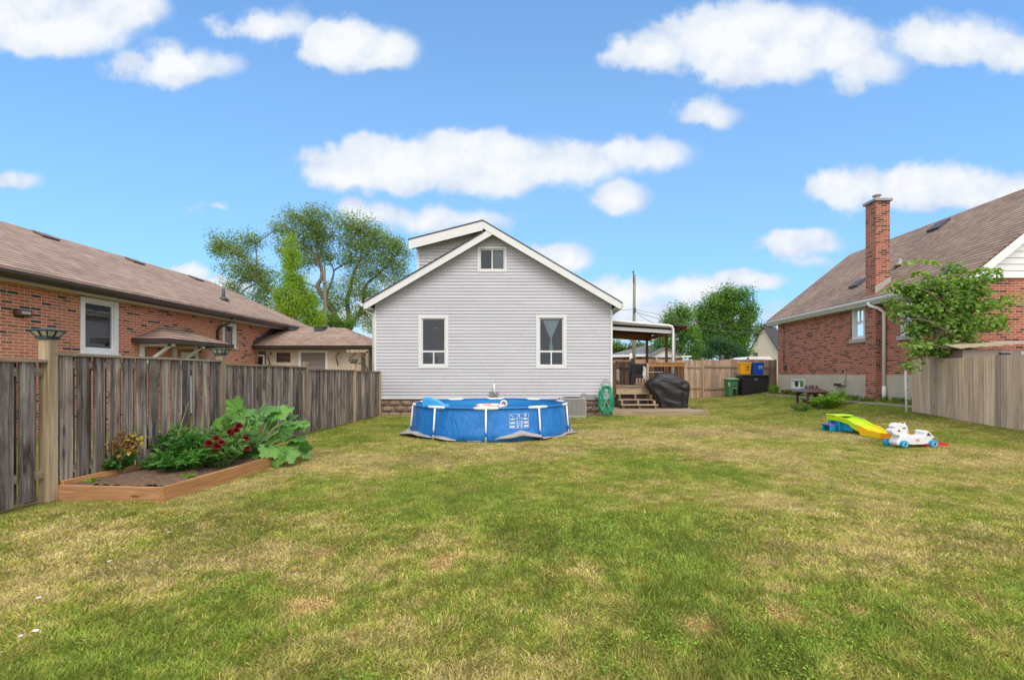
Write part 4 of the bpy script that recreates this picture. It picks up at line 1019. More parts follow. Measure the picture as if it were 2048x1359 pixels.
p = bedpt(430, 895); bushy('tall_bushy_herb', 'taller bushy herb against the fence behind the dahlias', 'plant', (-4.85, 6.35, .11), .2, .62, 22, 20, .06, .55, 'L_dahlia')
# small weeds
for px, py, lab in ((180, 968, 'tiny pale weed at the near edge of the soil'), (375, 958, 'flat yellowish weed beside the long plank')):
    p = bedpt(px, py); bushy('small_weed', lab, 'weed', (p[0], p[1], .12), .07, .05, 8, 5, .05, .6, 'L_clump')
# squash plant with big lobed leaves
sq = thing('squash_plant', 'large squash plant with broad lobed leaves at the far end of the raised bed', 'plant', (-4.3, 6.95, .11))
lobes = []
NA = 40
for k in range(NA):
    a = -math.pi + 2 * math.pi * (k + .5) / NA
    r = 1 - .42 * abs(math.sin(2.5 * a)) ** 1.3 * (0.55 + .45 * (abs(a) / math.pi)) 
    if abs(a) > 2.75: r *= .35
    r *= 1 + .07 * (1 if k % 2 else -1)
    lobes.append((math.sin(a) * r * .55, math.cos(a) * r * .55 + .35))
ring0 = np.array([(0, .1)]); T = []
for s in (0.0, .35, .7, 1.0):
    for (x, y) in lobes:
        xx, yy = x * s, .12 + (y - .12) * s
        an = math.atan2(xx, yy - .12 + 1e-6); vein = .09 * abs(math.sin(2.5 * an)) * s + .035 * math.sin(an * 17) * s * s
        T.append((xx, yy, .25 * abs(xx) - .5 * (xx * xx + (yy - .25) ** 2) - vein))
T = np.array(T); qf = []
for i in range(3):
    for k in range(NA):
        qf.append([i * NA + k, i * NA + (k + 1) % NA, (i + 1) * NA + (k + 1) % NA, (i + 1) * NA + k])
qf = np.array(qf)
lv, st = MB(), MB()
base = Vector((-4.25, 6.95, .12))
LV = [  # px, py, depth, size, yaw of leaf tip (rad), tilt
    (478, 822, 6.85, .46, 2.6, .5), (492, 838, 6.7, .40, 2.8, .3), (505, 828, 7.1, .42, 1.9, .5), (530, 822, 7.0, .44, .9, .45), (548, 828, 7.05, .42, .2, .4),
    (560, 824, 7.2, .34, .3, .5), (576, 850, 7.0, .42, -.2, .2), (590, 846, 7.1, .34, .2, .3), (560, 862, 6.85, .40, -.5, .1), (510, 855, 6.75, .42, 2.9, .1),
    (462, 852, 7.0, .40, 3.0, .2), (446, 848, 7.2, .36, 3.0, .4), (548, 893, 6.65, .44, -1.6, -.2), (572, 900, 6.7, .40, -.7, -.5), (585, 880, 6.95, .36, 0, .0), (598, 892, 6.9, .32, 0, -.3),
    (520, 900, 6.6, .34, -2.2, -.1), (500, 885, 6.8, .34, 3.0, .1), (535, 845, 7.2, .40, 1.2, .5), (470, 885, 6.7, .30, -2.6, .1), (555, 915, 6.55, .26, -1.6, -1.0)]
LV += [(a[0] + random.uniform(-16, 16), a[1] + random.uniform(-8, 14), a[2] + random.uniform(-.1, .15), a[3] * .8, a[4] + random.uniform(-.6, .6), a[5]) for a in LV[:16]]
for (px, py, Y, s, yaw, tilt) in LV:
    c = Vector(PT(px, py, Y)); d = Vector((math.cos(yaw) * math.cos(tilt), math.sin(yaw) * math.cos(tilt), math.sin(tilt)))
    st_pt = c - d * s * .1
    midp = base.lerp(st_pt, .5) + Vector((0, 0, .07)); st.tube([base + Vector((random.uniform(-.05, .05), random.uniform(-.05, .05), 0)), base.lerp(midp, .6), midp.lerp(st_pt, .5), st_pt], [.017, .014, .011, .009], 7)
    M = orient(np.array([tuple(d)]), up=(0.1, -0.75, 0.75), jit=.6) * s * .80
    lv.inst(T, [qf], M, np.array([tuple(st_pt)]), np.array([random.uniform(.1, 1)]), smooth=True)
m, n, out = newmat('squash_leaf_veined')
tx = n('TexNoise', None, Vector=pos(n), Scale=38.0, Detail=4.0, Roughness=0.7).outputs[0]
cb = n.ramp(rnd(n), [(0, (0.05, 0.16, 0.025)), (0.5, (0.10, 0.26, 0.04)), (1, (0.17, 0.37, 0.06))])
cb = n.mix(n.mrange(tx, .54, .70, 0, .5), cb, (0.30, 0.42, 0.22)); cb = n.mix(n.mrange(tx, .32, .46, .5, 0), cb, (0.02, 0.07, 0.02))
b0 = n('BsdfPrincipled', None, Base_Color=cb, Roughness=0.5); t0 = n('BsdfTranslucent', None, Color=n.mix(1.0, cb, (1.4, 1.6, .6), 'MULTIPLY')); x0_ = n('MixShader', None, Fac=.3)
m.node_tree.links.new(n('Bump', None, Strength=.6, Distance=.01, Height=tx).outputs[0], b0.inputs['Normal'])
m.node_tree.links.new(b0.outputs[0], x0_.inputs[1]); m.node_tree.links.new(t0.outputs[0], x0_.inputs[2]); m.node_tree.links.new(x0_.outputs[0], out.inputs[0]); M_['squash'] = m
lv.build('foliage', M_['squash'], sq); st.build('stalks', M_['stem'], sq)
b = MB(); b.lathe([(.012, 0), (.03, .03), (.02, .07), (.004, .1)], PT(512, 868, 6.8), 8); b.build('flower', M_['yellow_flower'], sq)

# ================================================================== pool
PC = (-0.98, 10.9, 0.0); PR, PH = 1.80, 0.665
pool = thing('frame_pool', 'round blue above ground frame pool in front of the grey house', 'pool', PC)
OFF = R(1.6) - math.pi / 2; NP = 10
def prof(th):   # bulge between the posts
    ph = ((th - OFF) / (2 * math.pi / NP)) % 1.0; return math.sin(math.pi * ph)
G = []; N_ = 160
for (z, rr, bl) in ((0.0, PR + .03, .02), (.02, PR + .05, .045), (.15, PR + .03, .05), (.35, PR + .015, .035), (.55, PR + .0, .01), (.62, PR - .005, 0), (PH - .01, PR, 0)):
    G.append([(PC[0] + (rr + bl * prof(2 * math.pi * k / N_)) * math.cos(2 * math.pi * k / N_), PC[1] + (rr + bl * prof(2 * math.pi * k / N_)) * math.sin(2 * math.pi * k / N_), z) for k in range(N_)])
b = MB(); b.grid(np.array(G), closed_u=True); b.build('pool_wall', M_['pool_wall'], pool)
b = MB(); G = [[(PC[0] + r * math.cos(2 * math.pi * k / N_), PC[1] + r * math.sin(2 * math.pi * k / N_), z) for k in range(N_)] for (r, z) in ((PR - .015, PH - .01), (PR - .02, .55), (PR - .03, .3), (PR - .05, .02), (.01, .02))]
b.grid(np.array(G), closed_u=True); b.build('liner', M_['pool_in'], pool)
m, n, out = newmat('pool_water')
w_ = n('TexNoise', None, Vector=pos(n), Scale=5.0, Detail=3.0, Distortion=0.8).outputs[0]
bb = n('BsdfPrincipled', None, Base_Color=(0.55, 0.85, 0.95, 1), Roughness=0.03, IOR=1.33); bb.inputs['Transmission Weight'].default_value = 1.0
m.node_tree.links.new(n('Bump', None, Strength=0.25, Distance=0.03, Height=w_).outputs[0], bb.inputs['Normal']); m.node_tree.links.new(bb.outputs[0], out.inputs[0]); M_['water'] = m
b = MB(); b.lathe([(PR - .024, 0), (.001, .0005)], (PC[0], PC[1], .50), 96); b.build('water', M_['water'], pool)
b = MB(); ring = [(PC[0] + PR * math.cos(2 * math.pi * k / 120), PC[1] + PR * math.sin(2 * math.pi * k / 120), PH) for k in range(120)]
b.tube(ring, .024, 8, closed=True); b.build('rim', M_['pool_blue'], pool)
for k in range(NP):
    th = OFF + 2 * math.pi * k / NP; ct, sn_ = math.cos(th), math.sin(th)
    b = MB(); b.tube([(PC[0] + (PR + .028) * ct, PC[1] + (PR + .028) * sn_, PH - .02), (PC[0] + (PR + .085) * ct, PC[1] + (PR + .085) * sn_, .0)], .020, 10)
    lg = b.build('post', M_['pvc'], pool)
    b = MB(); b.tube([(PC[0] + (PR + .068) * ct, PC[1] + (PR + .068) * sn_, .19), (PC[0] + (PR + .076) * ct, PC[1] + (PR + .076) * sn_, .11)], .0235, 10); b.build('post_strap', M_['pool_blue'], lg)
    b = MB(); da = .145; b.tube([(PC[0] + (PR + .004) * math.cos(th + e), PC[1] + (PR + .004) * math.sin(th + e), PH + .003) for e in np.linspace(-da / 1.05, da / 1.05, 9)], [.022, .028, .030, .031, .031, .031, .030, .028, .022], 10)
    b.build('rim_joint', M_['pvc'], pool)
# printed safety panel on the wall (frame, three icons, blocks of small print)
def wallpt(th, z, e=.004):
    t = z / PH; r = PR + .03 - .03 * t + (.05 * (1 - t)) * prof(th) + .012 + e
    return (PC[0] + r * math.cos(th), PC[1] + r * math.sin(th), z)
def thpx(px):
    return math.asin(max(-1, min(1, (XY(px, 9.15) - PC[0]) / PR))) - math.pi / 2
b = MB()
def patch(x0, x1, z0, z1, e=.004):
    t0, t1 = thpx(x0), thpx(x1); nn = 6
    G = [[wallpt(t0 + (t1 - t0) * j / nn, z, e) for j in range(nn + 1)] for z in (z0, (z0 + z1) / 2, z1)]; b.grid(np.array(G), smooth=False)
zz = lambda py: CZ - (py - HY) / F * 9.12
def rect(x0, x1, y0, y1): patch(x0, x1, zz(y1), zz(y0))
for (x0, x1, y0, y1) in ((1017, 1055.5, 827.5, 828.2), (1017, 1055.5, 855.6, 856.3), (1017, 1017.7, 828.2, 855.6), (1054.8, 1055.5, 828.2, 855.6),
                         (1020, 1022, 829.5, 832), (1023.5, 1025.5, 831.5, 834), (1034, 1035.2, 829, 833.5), (1037, 1038.2, 829, 833.5), (1035.2, 1037, 829, 830), (1035.2, 1037, 832.5, 833.5), (1047, 1051, 829, 833.5),
                         (1031, 1043, 835, 835.8), (1031, 1034, 837, 839), (1036.5, 1037.5, 837, 839), (1040, 1043, 837, 839), (1020, 1028, 836.5, 839.8), (1045, 1053, 836, 840), (1030, 1044.5, 841.8, 842.8), (1031, 1034, 844, 847), (1040, 1043.5, 844, 847), (1035, 1039, 846, 847),
                         (1019, 1028, 843.5, 847.6), (1045.5, 1054, 843, 847.5), (1029, 1045, 848.6, 849.6), (1031, 1035, 851, 854), (1039, 1043, 851, 854), (1036, 1038, 850.5, 852), (1018.5, 1028, 850.8, 854.5), (1045.5, 1054, 850, 854.5)):
    rect(x0, x1, y0, y1)
b.build('printed_panel', M_['print'], pool)
# ground cloth
tp_ = thing('ground_sheet', 'crumpled grey ground sheet poking out under the blue pool', 'sheet', PC)
G = []
NT_ = 220
def fold(th):      # how far it pokes out and how high it stands, around the pool
    d = (math.degrees(th) + 360) % 360
    out_ = .05 + .04 * math.sin(d * .13) + .03 * math.sin(d * .31 + 1); up = .02 + .015 * math.sin(d * .21)
    if 180 < d < 232: out_ += .14 * math.sin(math.pi * (d - 180) / 52); up += .03 + .05 * max(0, math.sin((d - 205) * .12))
    if 276 < d < 305: u = 1 - abs(d - 293) / 17 if d < 305 else 0; up += .20 * max(0, u); out_ += .05 * max(0, u)
    if 228 < d < 250: up += .05 * abs(math.sin((d - 228) * .14)) ; out_ += .03
    if 300 < d < 350: out_ += .05
    if 252 < d < 275: out_ -= .08; up *= .3
    if d < 170: out_ = .05
    return out_, up
for s in (0, .25, .5, .8, 1.0):
    row = []
    for k in range(NT_):
        th = 2 * math.pi * k / NT_; o_, u_ = fold(th); r = PR - .1 + (.19 + o_) * s
        z = .012 + u_ * math.sin(math.pi * min(s, .75) * 0.66) * (1 if s < .9 else .55) + .012 * float(vnoise(k * .35, s * 5, 5))
        row.append((PC[0] + r * math.cos(th), PC[1] + r * math.sin(th), z))
    G.append(row)
b = MB(); b.grid(np.array(G), closed_u=True); o = b.build('sheet', M_['tarp'], tp_); md = o.modifiers.new('thick', 'SOLIDIFY'); md.thickness = .006
# things at the pool rim
fs = thing('pool_slide_toy', 'light blue plastic ramp toy leaning over the left rim of the pool', 'pool toy', PT(870, 803, 9.6))
Yf = 9.75
b = MB(); pts = [(848, 812), (848, 794), (852, 792.5), (862, 794), (876, 799), (888, 807), (896, 808), (897.5, 812), (890, 814)]
b.prism([(XY(x, Yf), ZZ(y + 1, Yf)) for x, y in pts], 'y', Yf - .14, Yf + .14); b.build('ramp', M_['toyblue'], fs, bevel=.012, seg=2)
b = MB()
for k in range(5): b.box(XY(852 + k * 4, Yf), XY(854 + k * 4, Yf), Yf - .15, Yf - .141, ZZ(810, Yf), ZZ(800, Yf))
b.build('ribs', M_['toyblue'], fs)
ri = thing('inflatable_ring', 'coral and white inflatable ring floating at the near rim of the pool', 'pool ring', PT(982, 812, 9.45))
cc = (XY(980, 9.5), 9.52, .685); b = MB(); b2 = MB()
rr_ = [(cc[0] + .27 * math.cos(t), cc[1] + .17 * math.sin(t), cc[2] + .01 * math.sin(t)) for t in np.linspace(0, 2 * math.pi, 40, endpoint=False)]
b.tube(rr_, .035, 8, closed=True); b.build('tube', M_['pvc'], ri)
for k in range(4): b2 = MB(); b2.tube([rr_[j % 40] for j in range(k * 10, k * 10 + 6)], .0365, 8); b2.build('coral_band', M_['coral'], ri)
sk = thing('skimmer_ring', 'round white skimmer ring with grey centre at the pool rim', 'skimmer', PT(1007, 806, 9.3))
c = PT(1007.5, 806.8, 9.6); b = MB(); b.tube([(c[0] + .062 * math.cos(t), c[1], c[2] + .062 * math.sin(t)) for t in np.linspace(0, 2 * math.pi, 28, endpoint=False)], .017, 8, closed=True); b.tube([(c[0], c[1] + .02, c[2] - .06), (c[0], c[1] + .02, .5)], .02, 8); b.build('ring', M_['pvc'], sk)
b = MB(); b.tube([(c[0], c[1] + .01, c[2]), (c[0], c[1] + .03, c[2])], .055, 20); b.build('filter_centre', M_['metal_grey'], sk)

# ================================================================== air conditioner
ac = thing('air_conditioner', 'grey outdoor air conditioner unit between the pool and the house wall', 'air conditioner', (1.25, 14.4, 0))
ax0, ax1, ay0, ay1, az = XY(1120, 14.15), XY(1172, 14.15), 14.15, 14.85, .60
b = MB(); b.box(ax0 + .02, ax1 - .02, ay0 + .02, ay1 - .02, .04, az - .03); b.build('core', M_['darkgrey'], ac)
b = MB(); k = 0; x = ax0
while x < ax1 - .01: b.box(x, x + .026, ay0, ay0 + .019, .06, az - .05); x += .040
y = ay0 + .02
while y < ay1 - .02: b.box(ax1 - .019, ax1, y, y + .026, .06, az - .05); y += .04
b.build('louvre', M_['ac'], ac)
b = MB(); b.box(ax0 - .01, ax1 + .01, ay0 - .01, ay1 + .01, az - .05, az); b.box(ax0 - .01, ax1 + .01, ay0 - .01, ay1 + .01, .0, .06)
for (xx, yy) in ((ax0 - .01, ay0 - .01), (ax1 - .03, ay0 - .01), (ax1 - .03, ay1 - .03)): b.box(xx, xx + .04, yy, yy + .04, .061, az - .051)
b.build('casing', M_['ac'], ac, bevel=.006)
b = MB(); cx_, cy_ = (ax0 + ax1) / 2, (ay0 + ay1) / 2
for r in (.08, .14, .2, .26, .31): b.tube([(cx_ + r * math.cos(t), cy_ + r * math.sin(t), az + .015) for t in np.linspace(0, 2 * math.pi, 30, endpoint=False)], .006, 5, closed=True)
b.build('fan_grille', M_['blackpl'], ac)

# ================================================================== hose
hh = thing('hose_hanger', 'beige metal hose hanger on the house wall near the right corner', 'hose hanger', PT(1211, 768, 14.9))
c = PT(1211, 769, 14.85)
b = MB(); b.tube([(c[0] + .15 * math.cos(t), c[1] - .02, c[2] + .0 + .16 * math.sin(t)) for t in np.linspace(0, math.pi, 15)], .014, 8); b.tube([(c[0] - .15 * math.cos(t), c[1] - .10, c[2] - .02 - .08 * math.sin(t)) for t in np.linspace(0, math.pi, 15)], .018, 8)
b.tube([(c[0] - .13 * math.cos(t), c[1] - .09, c[2] - .02 + .09 * math.sin(t)) for t in np.linspace(0, math.pi, 15)], .012, 8)
b.tube([(c[0], c[1] + .1, c[2] + .15), (c[0], c[1] - .1, c[2] + .07)], .012, 6); b.build('bracket', M_['hanger'], hh)
ho = thing('garden_hose', 'green garden hose hanging in long loops at the house corner', 'hose', (c[0], 14.8, 0))
b, b2 = MB(), MB()
for k in range(11):
    zb_ = .04 + .035 * (k % 5) + random.uniform(0, .18) * (k > 4); w = .21 + .03 * math.sin(k * 2.1) - .012 * k * (k > 5); yy = c[1] - .12 + .03 * math.sin(k * 1.7); xo = .02 * math.sin(k)
    pts = []
    for t in np.linspace(0, 2 * math.pi, 36, endpoint=False):
        sx = math.sin(t); cz_ = math.cos(t); ztop = c[2] - .04 + .03 * math.sin(k)
        zmid, hz = (ztop + zb_) / 2, (ztop - zb_) / 2
        wd = w * (1 - .12 * cz_ - (.55 * (k in (3, 7)) * math.sin(t / 2) ** 2 if False else 0))
        pts.append((c[0] + xo + wd * np.sign(sx) * abs(sx) ** .7 * (1 if k % 4 else math.cos(t * .5) if False else 1), yy + .02 * math.cos(t * 2 + k), zmid + hz * np.sign(cz_) * abs(cz_) ** .8))
    (b2 if k in (2, 8) else b).tube(pts, .0125, 7, closed=True)
for s in (-1, 1):    # crossing strands
    b2.tube([(c[0] + s * .2, c[1] - .16, c[2] - .06), (c[0] + s * .15, c[1] - .17, .75), (c[0] - s * .02, c[1] - .17, .45), (c[0] - s * .12, c[1] - .17, .22), (c[0] - s * .17, c[1] - .16, .12)], .0125, 7)
b.build('coil', M_['hose'], ho); b2.build('pale_strand', M_['hose_light'], ho)

# ================================================================== back fence, behind deck and shed
bf = thing('cedar_fence', 'reddish cedar board fence with rails closing the far side of the yard', 'fence', (8.5, 23.6, 0))
YK = 23.6; kx0, kx1 = XY(1222, YK), XY(1553, YK) - .06
b = MB(); x = kx0
while x < kx1:
    w = .14 + random.uniform(-.004, .004); g0 = GZ(x, YK) ; top = 2.10 + .02 * math.sin(x * 1.3) + random.uniform(-.02, .02)
    b.box(x, x + w, YK, YK + .018, g0 + .0, top); x += w + random.uniform(.004, .014)
b.build('board_panel', M_['cedar_back'], bf)
b = MB(); xs = np.arange(kx0, kx1, 2.38)
for i, x in enumerate(xs):
    x2 = min(x + 2.3, kx1)
    for z in (.65, 1.72): b.beam((x, YK - .025, z + .02 * random.uniform(-1, 1) + (.1 if z > 1 and x < 9 else 0) - .05), (x2, YK - .025, z), .04, .09)
b.build('rail', M_['cedar_rail'], bf)
for x in xs:
    b = MB(); b.box(x - .045, x + .045, YK - .06, YK - .002 - .0, GZ(x, YK), 2.06 + .0); b.box(x - .04, x + .04, YK + .02, YK + .1, 0, 2.2 + random.uniform(0, .1)); b.build('post', M_['cedar_rail'], bf)
# gate left of deck
gt = thing('wooden_gate', 'weathered wooden gate between the house corner and the deck', 'gate', (3.6, 20.5, 0))
YQ = 20.6
b = MB(); x = XY(1232, YQ)
while x < XY(1262, YQ): b.box(x, x + .13, YQ, YQ + .02, .9, ZZ(722 + random.uniform(-1, 1), YQ)); x += .142
b.build('board_panel', M_['cedar_back'], gt)
b = MB(); b.beam((XY(1232, YQ), YQ - .02, ZZ(737, YQ)), (XY(1262, YQ), YQ - .02, ZZ(737, YQ)), .04, .09); b.beam((XY(1246, YQ), YQ - .02, ZZ(742, YQ)), (XY(1258, YQ), YQ - .02, ZZ(742, YQ)), .03, .06); b.build('rail', M_['fence_rail'], gt)
b = MB(); b.box(XY(1262, YQ), XY(1269, YQ), YQ - .08, YQ + .08, .9, ZZ(716, YQ)); b.build('post', M_['fence_post'], gt)
b = MB(); b.box(XY(1226, 18), XY(1231, 18), 17.9, 18.0, .9, ZZ(725, 18)); b.build('hinge_post', M_['post_brown'], gt)

# ================================================================== deck, steps, porch roof
dk = thing('covered_deck', 'wooden deck with steps and a low shed roof beside the grey house', 'deck', (4.2, 18, 0))
DZ = .90; DX0, DX1, DY0, DY1 = 2.72, 5.78, 17.15, 20.5
b = MB(); y = DY0
while y < DY1: b.box(DX0, DX1, y, y + .135, DZ - .035, DZ); y += .142
b.build('deck_floor', M_['deck'], dk)
SX0, SX1 = XY(1236, 16.8), XY(1301, 16.8)
b = MB(); b.box(SX1, DX1, DY0 - .03, DY0 - .002, .05, DZ - .04)      # skirt
b.box(DX1 - .03, DX1, DY0, DY1, .05, DZ - .04); b.build('skirt', M_['rafter'], dk)
b = MB()
b.box(SX0 - .03, SX1, DY0 - .03, DY0 + .1, DZ + .002, DZ + .03); b.box(SX0 - .03, SX1 + .03, 16.98, 17.015, .60, .83); b.box(SX0 - .03, SX1 + .03, 16.96, 17.10, .832, .862)
b.box(SX0 - .02, SX1 + .08, 16.62, 16.92, .40, .437); b.box(SX0 + .02, SX1 + .16, 16.30, 16.60, .23, .267)
b.build('step', M_['deck'], dk)
b = MB()
for i in range(3):
    x = SX0 + .02 + (SX1 - SX0 - .03) * i / 2
    b.box(x, x + .06, 16.72, 16.98, .438, .6); b.box(x + .03, x + .09, 16.42, 16.7, .268, .4); b.box(x + .05, x + .13, 16.36, 16.7, .13, .229)
b.build('stringer', M_['deck'], dk)
b = MB(); b.box(SX0 - .1, SX1 + .05, 17.12, 17.14, .1, .86); b.build('under_board', M_['rafter'], dk)
RZ = 1.80
rx0, rx1 = XY(1292, 17.2), XY(1369, 17.2)
b = MB(); b.box(rx0 - .04, rx1 + .06, 17.10, 17.24, RZ - .04, RZ); b.box(rx0, rx1, 17.12, 17.16, RZ - .16, RZ - .05); b.box(rx1 - .02, rx1 + .09, 17.2, 20.4, RZ - .04, RZ); b.box(rx1 - .0, rx1 + .04, 17.2, 20.4, RZ - .16, RZ - .05)
b.box(XY(1268, 20.4), rx1, 20.36, 20.44, RZ - .05, RZ - .01); b.box(XY(1268, 20.4), rx1, 20.38, 20.42, RZ - .2, RZ - .1)
b.build('rail', M_['deck_orange'], dk)
b = MB(); x = rx0 + .15
while x < rx1: b.box(x, x + .03, 17.13, 17.16, DZ + .02, RZ - .16); x += .13
y = 17.4
while y < 20.3: b.box(rx1, rx1 + .03, y, y + .03, DZ + .02, RZ - .16); y += .13
x = XY(1270, 20.4)
while x < rx1: b.box(x, x + .035, 20.38, 20.42, DZ + .02, RZ - .2); x += .13
b.build('baluster', M_['post_brown'], dk)
for x in (rx0, rx1 - .04): b = MB(); b.box(x, x + .09, 17.1, 17.19, .1, RZ - .041); b.build('rail_post', M_['deck'], dk)
b = MB(); b.box(XY(1226, 17.0), XY(1231.5, 17.0), 16.96, 17.05, .5, ZZ(726, 17)); b.build('rail_post', M_['post_brown'], dk)
# porch roof
PY0, PY1 = 17.25, 20.4
zA, zB = 3.43, 3.20; PX0, PX1 = HX1 + .005, XY(1377, PY0)
def pz(x): return zA + (zB - zA) * (x - PX0) / (PX1 - PX0)
b = MB(); b.prism([(PX0, zA), (PX1, zB), (PX1, zB - .03), (PX0, zA - .03)], 'y', PY0, PY1); b.build('roof', M_['sh_dark'], dk)
b = MB(); b.prism([(PX0, zA - .032), (PX1 - .01, zB - .032), (PX1 - .01, zB - .05), (PX0, zA - .05)], 'y', PY0 + .01, PY1 - .01)
y = PY0 + .25
while y < PY1: b.beam((PX0, y, pz(PX0) - .11), (PX1 - .25, y, pz(PX1 - .25) - .11), .04, .12); y += .42
b.build('rafter', M_['rafter'], dk)
BX = XY(1343, 17.3)
b = MB(); b.beam((PX0, PY0 + .1, zA - .30), (BX + .08, PY0 + .1, zB - .24), .06, .13); b.beam((PX0, PY0 - .0, pz(PX0) - .1), (BX, PY0 - .0, pz(BX) - .1), .03, .09); b.build('front_beam', M_['white'], dk)
b = MB(); b.beam((BX, PY0 + .1, zB - .24), (BX, PY1 - .2, zB - .24), .09, .14); b.beam((PX0, PY1 - .2, zA - .24), (BX, PY1 - .2, zB - .20), .06, .38); b.beam((PX1 - .02, PY0, zB - .08), (PX1 - .02, PY1, zB - .08), .03, .09); b.build('side_beam', M_['deck_orange'], dk)
b = MB(); b.tube([(PX0, PY0 - .08, pz(PX0) - .04), (BX - .15, PY0 - .08, pz(BX) - .06), (BX - .02, PY0 - .06, pz(BX) - .09), (BX + .04, PY0 - .02, pz(BX) - .2), (BX + .04, PY0 - .02, pz(BX) - .6), (BX + .04, PY0 - .02, .95)], .048, 10); b.build('downspout', M_['pvc'], dk)
b = MB(); b.box(BX + .06, BX + .16, PY0 + .06, PY0 + .16, .1, zB - .3); b.build('roof_post', M_['fence_post'], dk)
for (px, Y) in ((1333, 18.6), (1294, 20.1)):
    x = XY(px, Y); b = MB(); b.box(x - .045, x + .045, Y - .045, Y + .045, DZ, zB - .25); b.build('roof_post', M_['post_brown'], dk)
# low platform
pf = thing('low_platform', 'low flat wooden platform on the grass in front of the steps', 'platform', (4.2, 15.6, 0))
px1 = XY(1417, 15.15); b = MB(); y = 15.18
while y < 17.0: b.box(HX1 + .03, px1 + (0 if y < 16 else -.15), y, y + .135, .085, .12); y += .142
b.build('boards', M_['deck'], pf)
b = MB(); b.box(HX1 + .03, px1 + .02, 15.14, 15.178, -.02, .119); b.box(px1 + .001, px1 + .03, 15.18, 16.9, -.02, .119); b.build('edge_board', M_['deck'], pf)

# grill under cover
Yg = 16.72
ZG_ = 1.075
gr = thing('covered_grill', 'barbecue grill under a black fabric cover on the low platform', 'grill', (XY(1335, Yg), Yg, .12))
rings = [(.14, 1314, 1373, .27), (.30, 1310, 1374, .29), (.5, 1305, 1375.5, .31), (.68, 1299, 1377, .33), (.82, 1293, 1377, .34), (.92, 1289, 1376, .34), (.99, 1293, 1374, .34), (1.06, 1299, 1366, .33), (1.15, 1306, 1357, .30), (1.24, 1311, 1350, .25), (1.29, 1314, 1346, .2), (1.30, 1326, 1334, .02)]
G = []; NG = 96
zs = []; xs0 = []; xs1 = []; dd_ = []
for t in np.linspace(0, len(rings) - 1, 48):
    i = min(int(t), len(rings) - 2); f = t - i; a, b_ = rings[i], rings[i + 1]
    z, l, r, d = [a[q] + (b_[q] - a[q]) * f for q in range(4)]; z = .12 + (z - .12) * ZG_
    cxg = (XY(l, Yg) + XY(r, Yg)) / 2; hw = (XY(r, Yg) - XY(l, Yg)) / 2; row = []
    for k in range(NG):
        th = 2 * math.pi * k / NG; ca_, sa_ = math.cos(th), math.sin(th); e = .55
        x = np.sign(ca_) * abs(ca_) ** e * hw; y = np.sign(sa_) * abs(sa_) ** e * d
        low = max(0, 1 - (z - .12) / .85)
        nz_ = float(fbm(x * 2.3 + 5, z * 2.1, 14, 3)); fo = .030 * math.sin(th * 9 + 2.2 * z + 3 * nz_) * low + .030 * math.sin(z * 13 + 7 * x + 9 * nz_) * (1 if .25 < z < 1.1 else .3) * (.3 + .7 * abs(sa_)) * nz_ * 1.5
        row.append((cxg + x + ca_ * fo, Yg + y + sa_ * fo * 1.4, z - .035 * math.sin(x * 5 + 1) * (1 if .4 < z < 1.2 else 0)))
    G.append(row)
b = MB(); b.grid(np.array(G), closed_u=True); b.build('cover', M_['black'], gr)
for px in (1318, 1369):
    b = MB(); b.tube([(XY(px, Yg), Yg - .2, .19), (XY(px, Yg) + .04, Yg - .2, .19)], .07, 14); b.build('wheel', M_['blackpl'], gr)
# patio furniture
for (px, Y, lab, s) in ((1281, 18.3, 'black patio armchair standing on the deck left of the railing post', .36), (1330, 19.0, 'black patio armchair behind the deck railing near the downspout', .36)):
    x = XY(px, Y); t = thing('patio_chair', lab, 'chair', (x, Y, DZ), 'black patio chairs on the deck')
    b = MB(); b.box(x - s, x + s, Y - .3, Y + .3, DZ + .3, DZ + .42); b.build('seat', M_['blackpl'], t, bevel=.02)
    b = MB(); b.box(x - s, x + s, Y + .22, Y + .32, DZ + .42, DZ + .88); b.build('backrest', M_['blackpl'], t, bevel=.02)
    for q in (-1, 1):
        b = MB(); b.box(x + q * s - .03, x + q * s + .03, Y - .3, Y + .3, DZ + .58, DZ + .63); b.build('armrest', M_['blackpl'], t, bevel=.01)
        for r in (-.27, .25): b = MB(); b.box(x + q * s - .025, x + q * s + .025, Y + r, Y + r + .05, DZ, DZ + .58); b.build('leg', M_['blackpl'], t)
t = thing('patio_table', 'white topped patio table on the deck behind the covered grill', 'table', (XY(1312, 18), 18, DZ))
x = XY(1308, 18.2); b = MB(); b.box(x - .28, x + .28, 17.9, 18.5, DZ + .52, DZ + .55); b.build('tabletop', M_['pvc'], t, bevel=.01)
for q in (-1, 1):
    for r in (17.95, 18.42): b = MB(); b.box(x + q * .24 - .02, x + q * .24 + .02, r, r + .04, DZ, DZ + .52); b.build('leg', M_['blackpl'], t)
b = MB(); G = [[(XY(1289, 18.0) - .06 + .16 * j / 8 + .02 * math.sin(i), 17.98 + .03 * math.sin(j * 1.9 + i * .4), DZ + .75 - .5 * i / 8 + .03 * math.sin(j)) for j in range(9)] for i in range(9)]
b.grid(np.array(G)); o = b.build('towel', M_['pvc'], None); tag(o, 'white towel draped over the arm of the left patio chair', 'towel')
b = MB(); G = [[(XY(1233, 17.6) + .12 * j / 6, 17.6 + .03 * math.sin(j * 1.9), 1.55 - .42 * i / 6 - .05 * j / 6 * (i > 3) + .02 * math.sin(i + j)) for j in range(7)] for i in range(7)]
b.grid(np.array(G)); o = b.build('hanging_cloth', M_['hanger'], None); tag(o, 'pale cloth hanging beside the gate at the top of the steps', 'cloth')

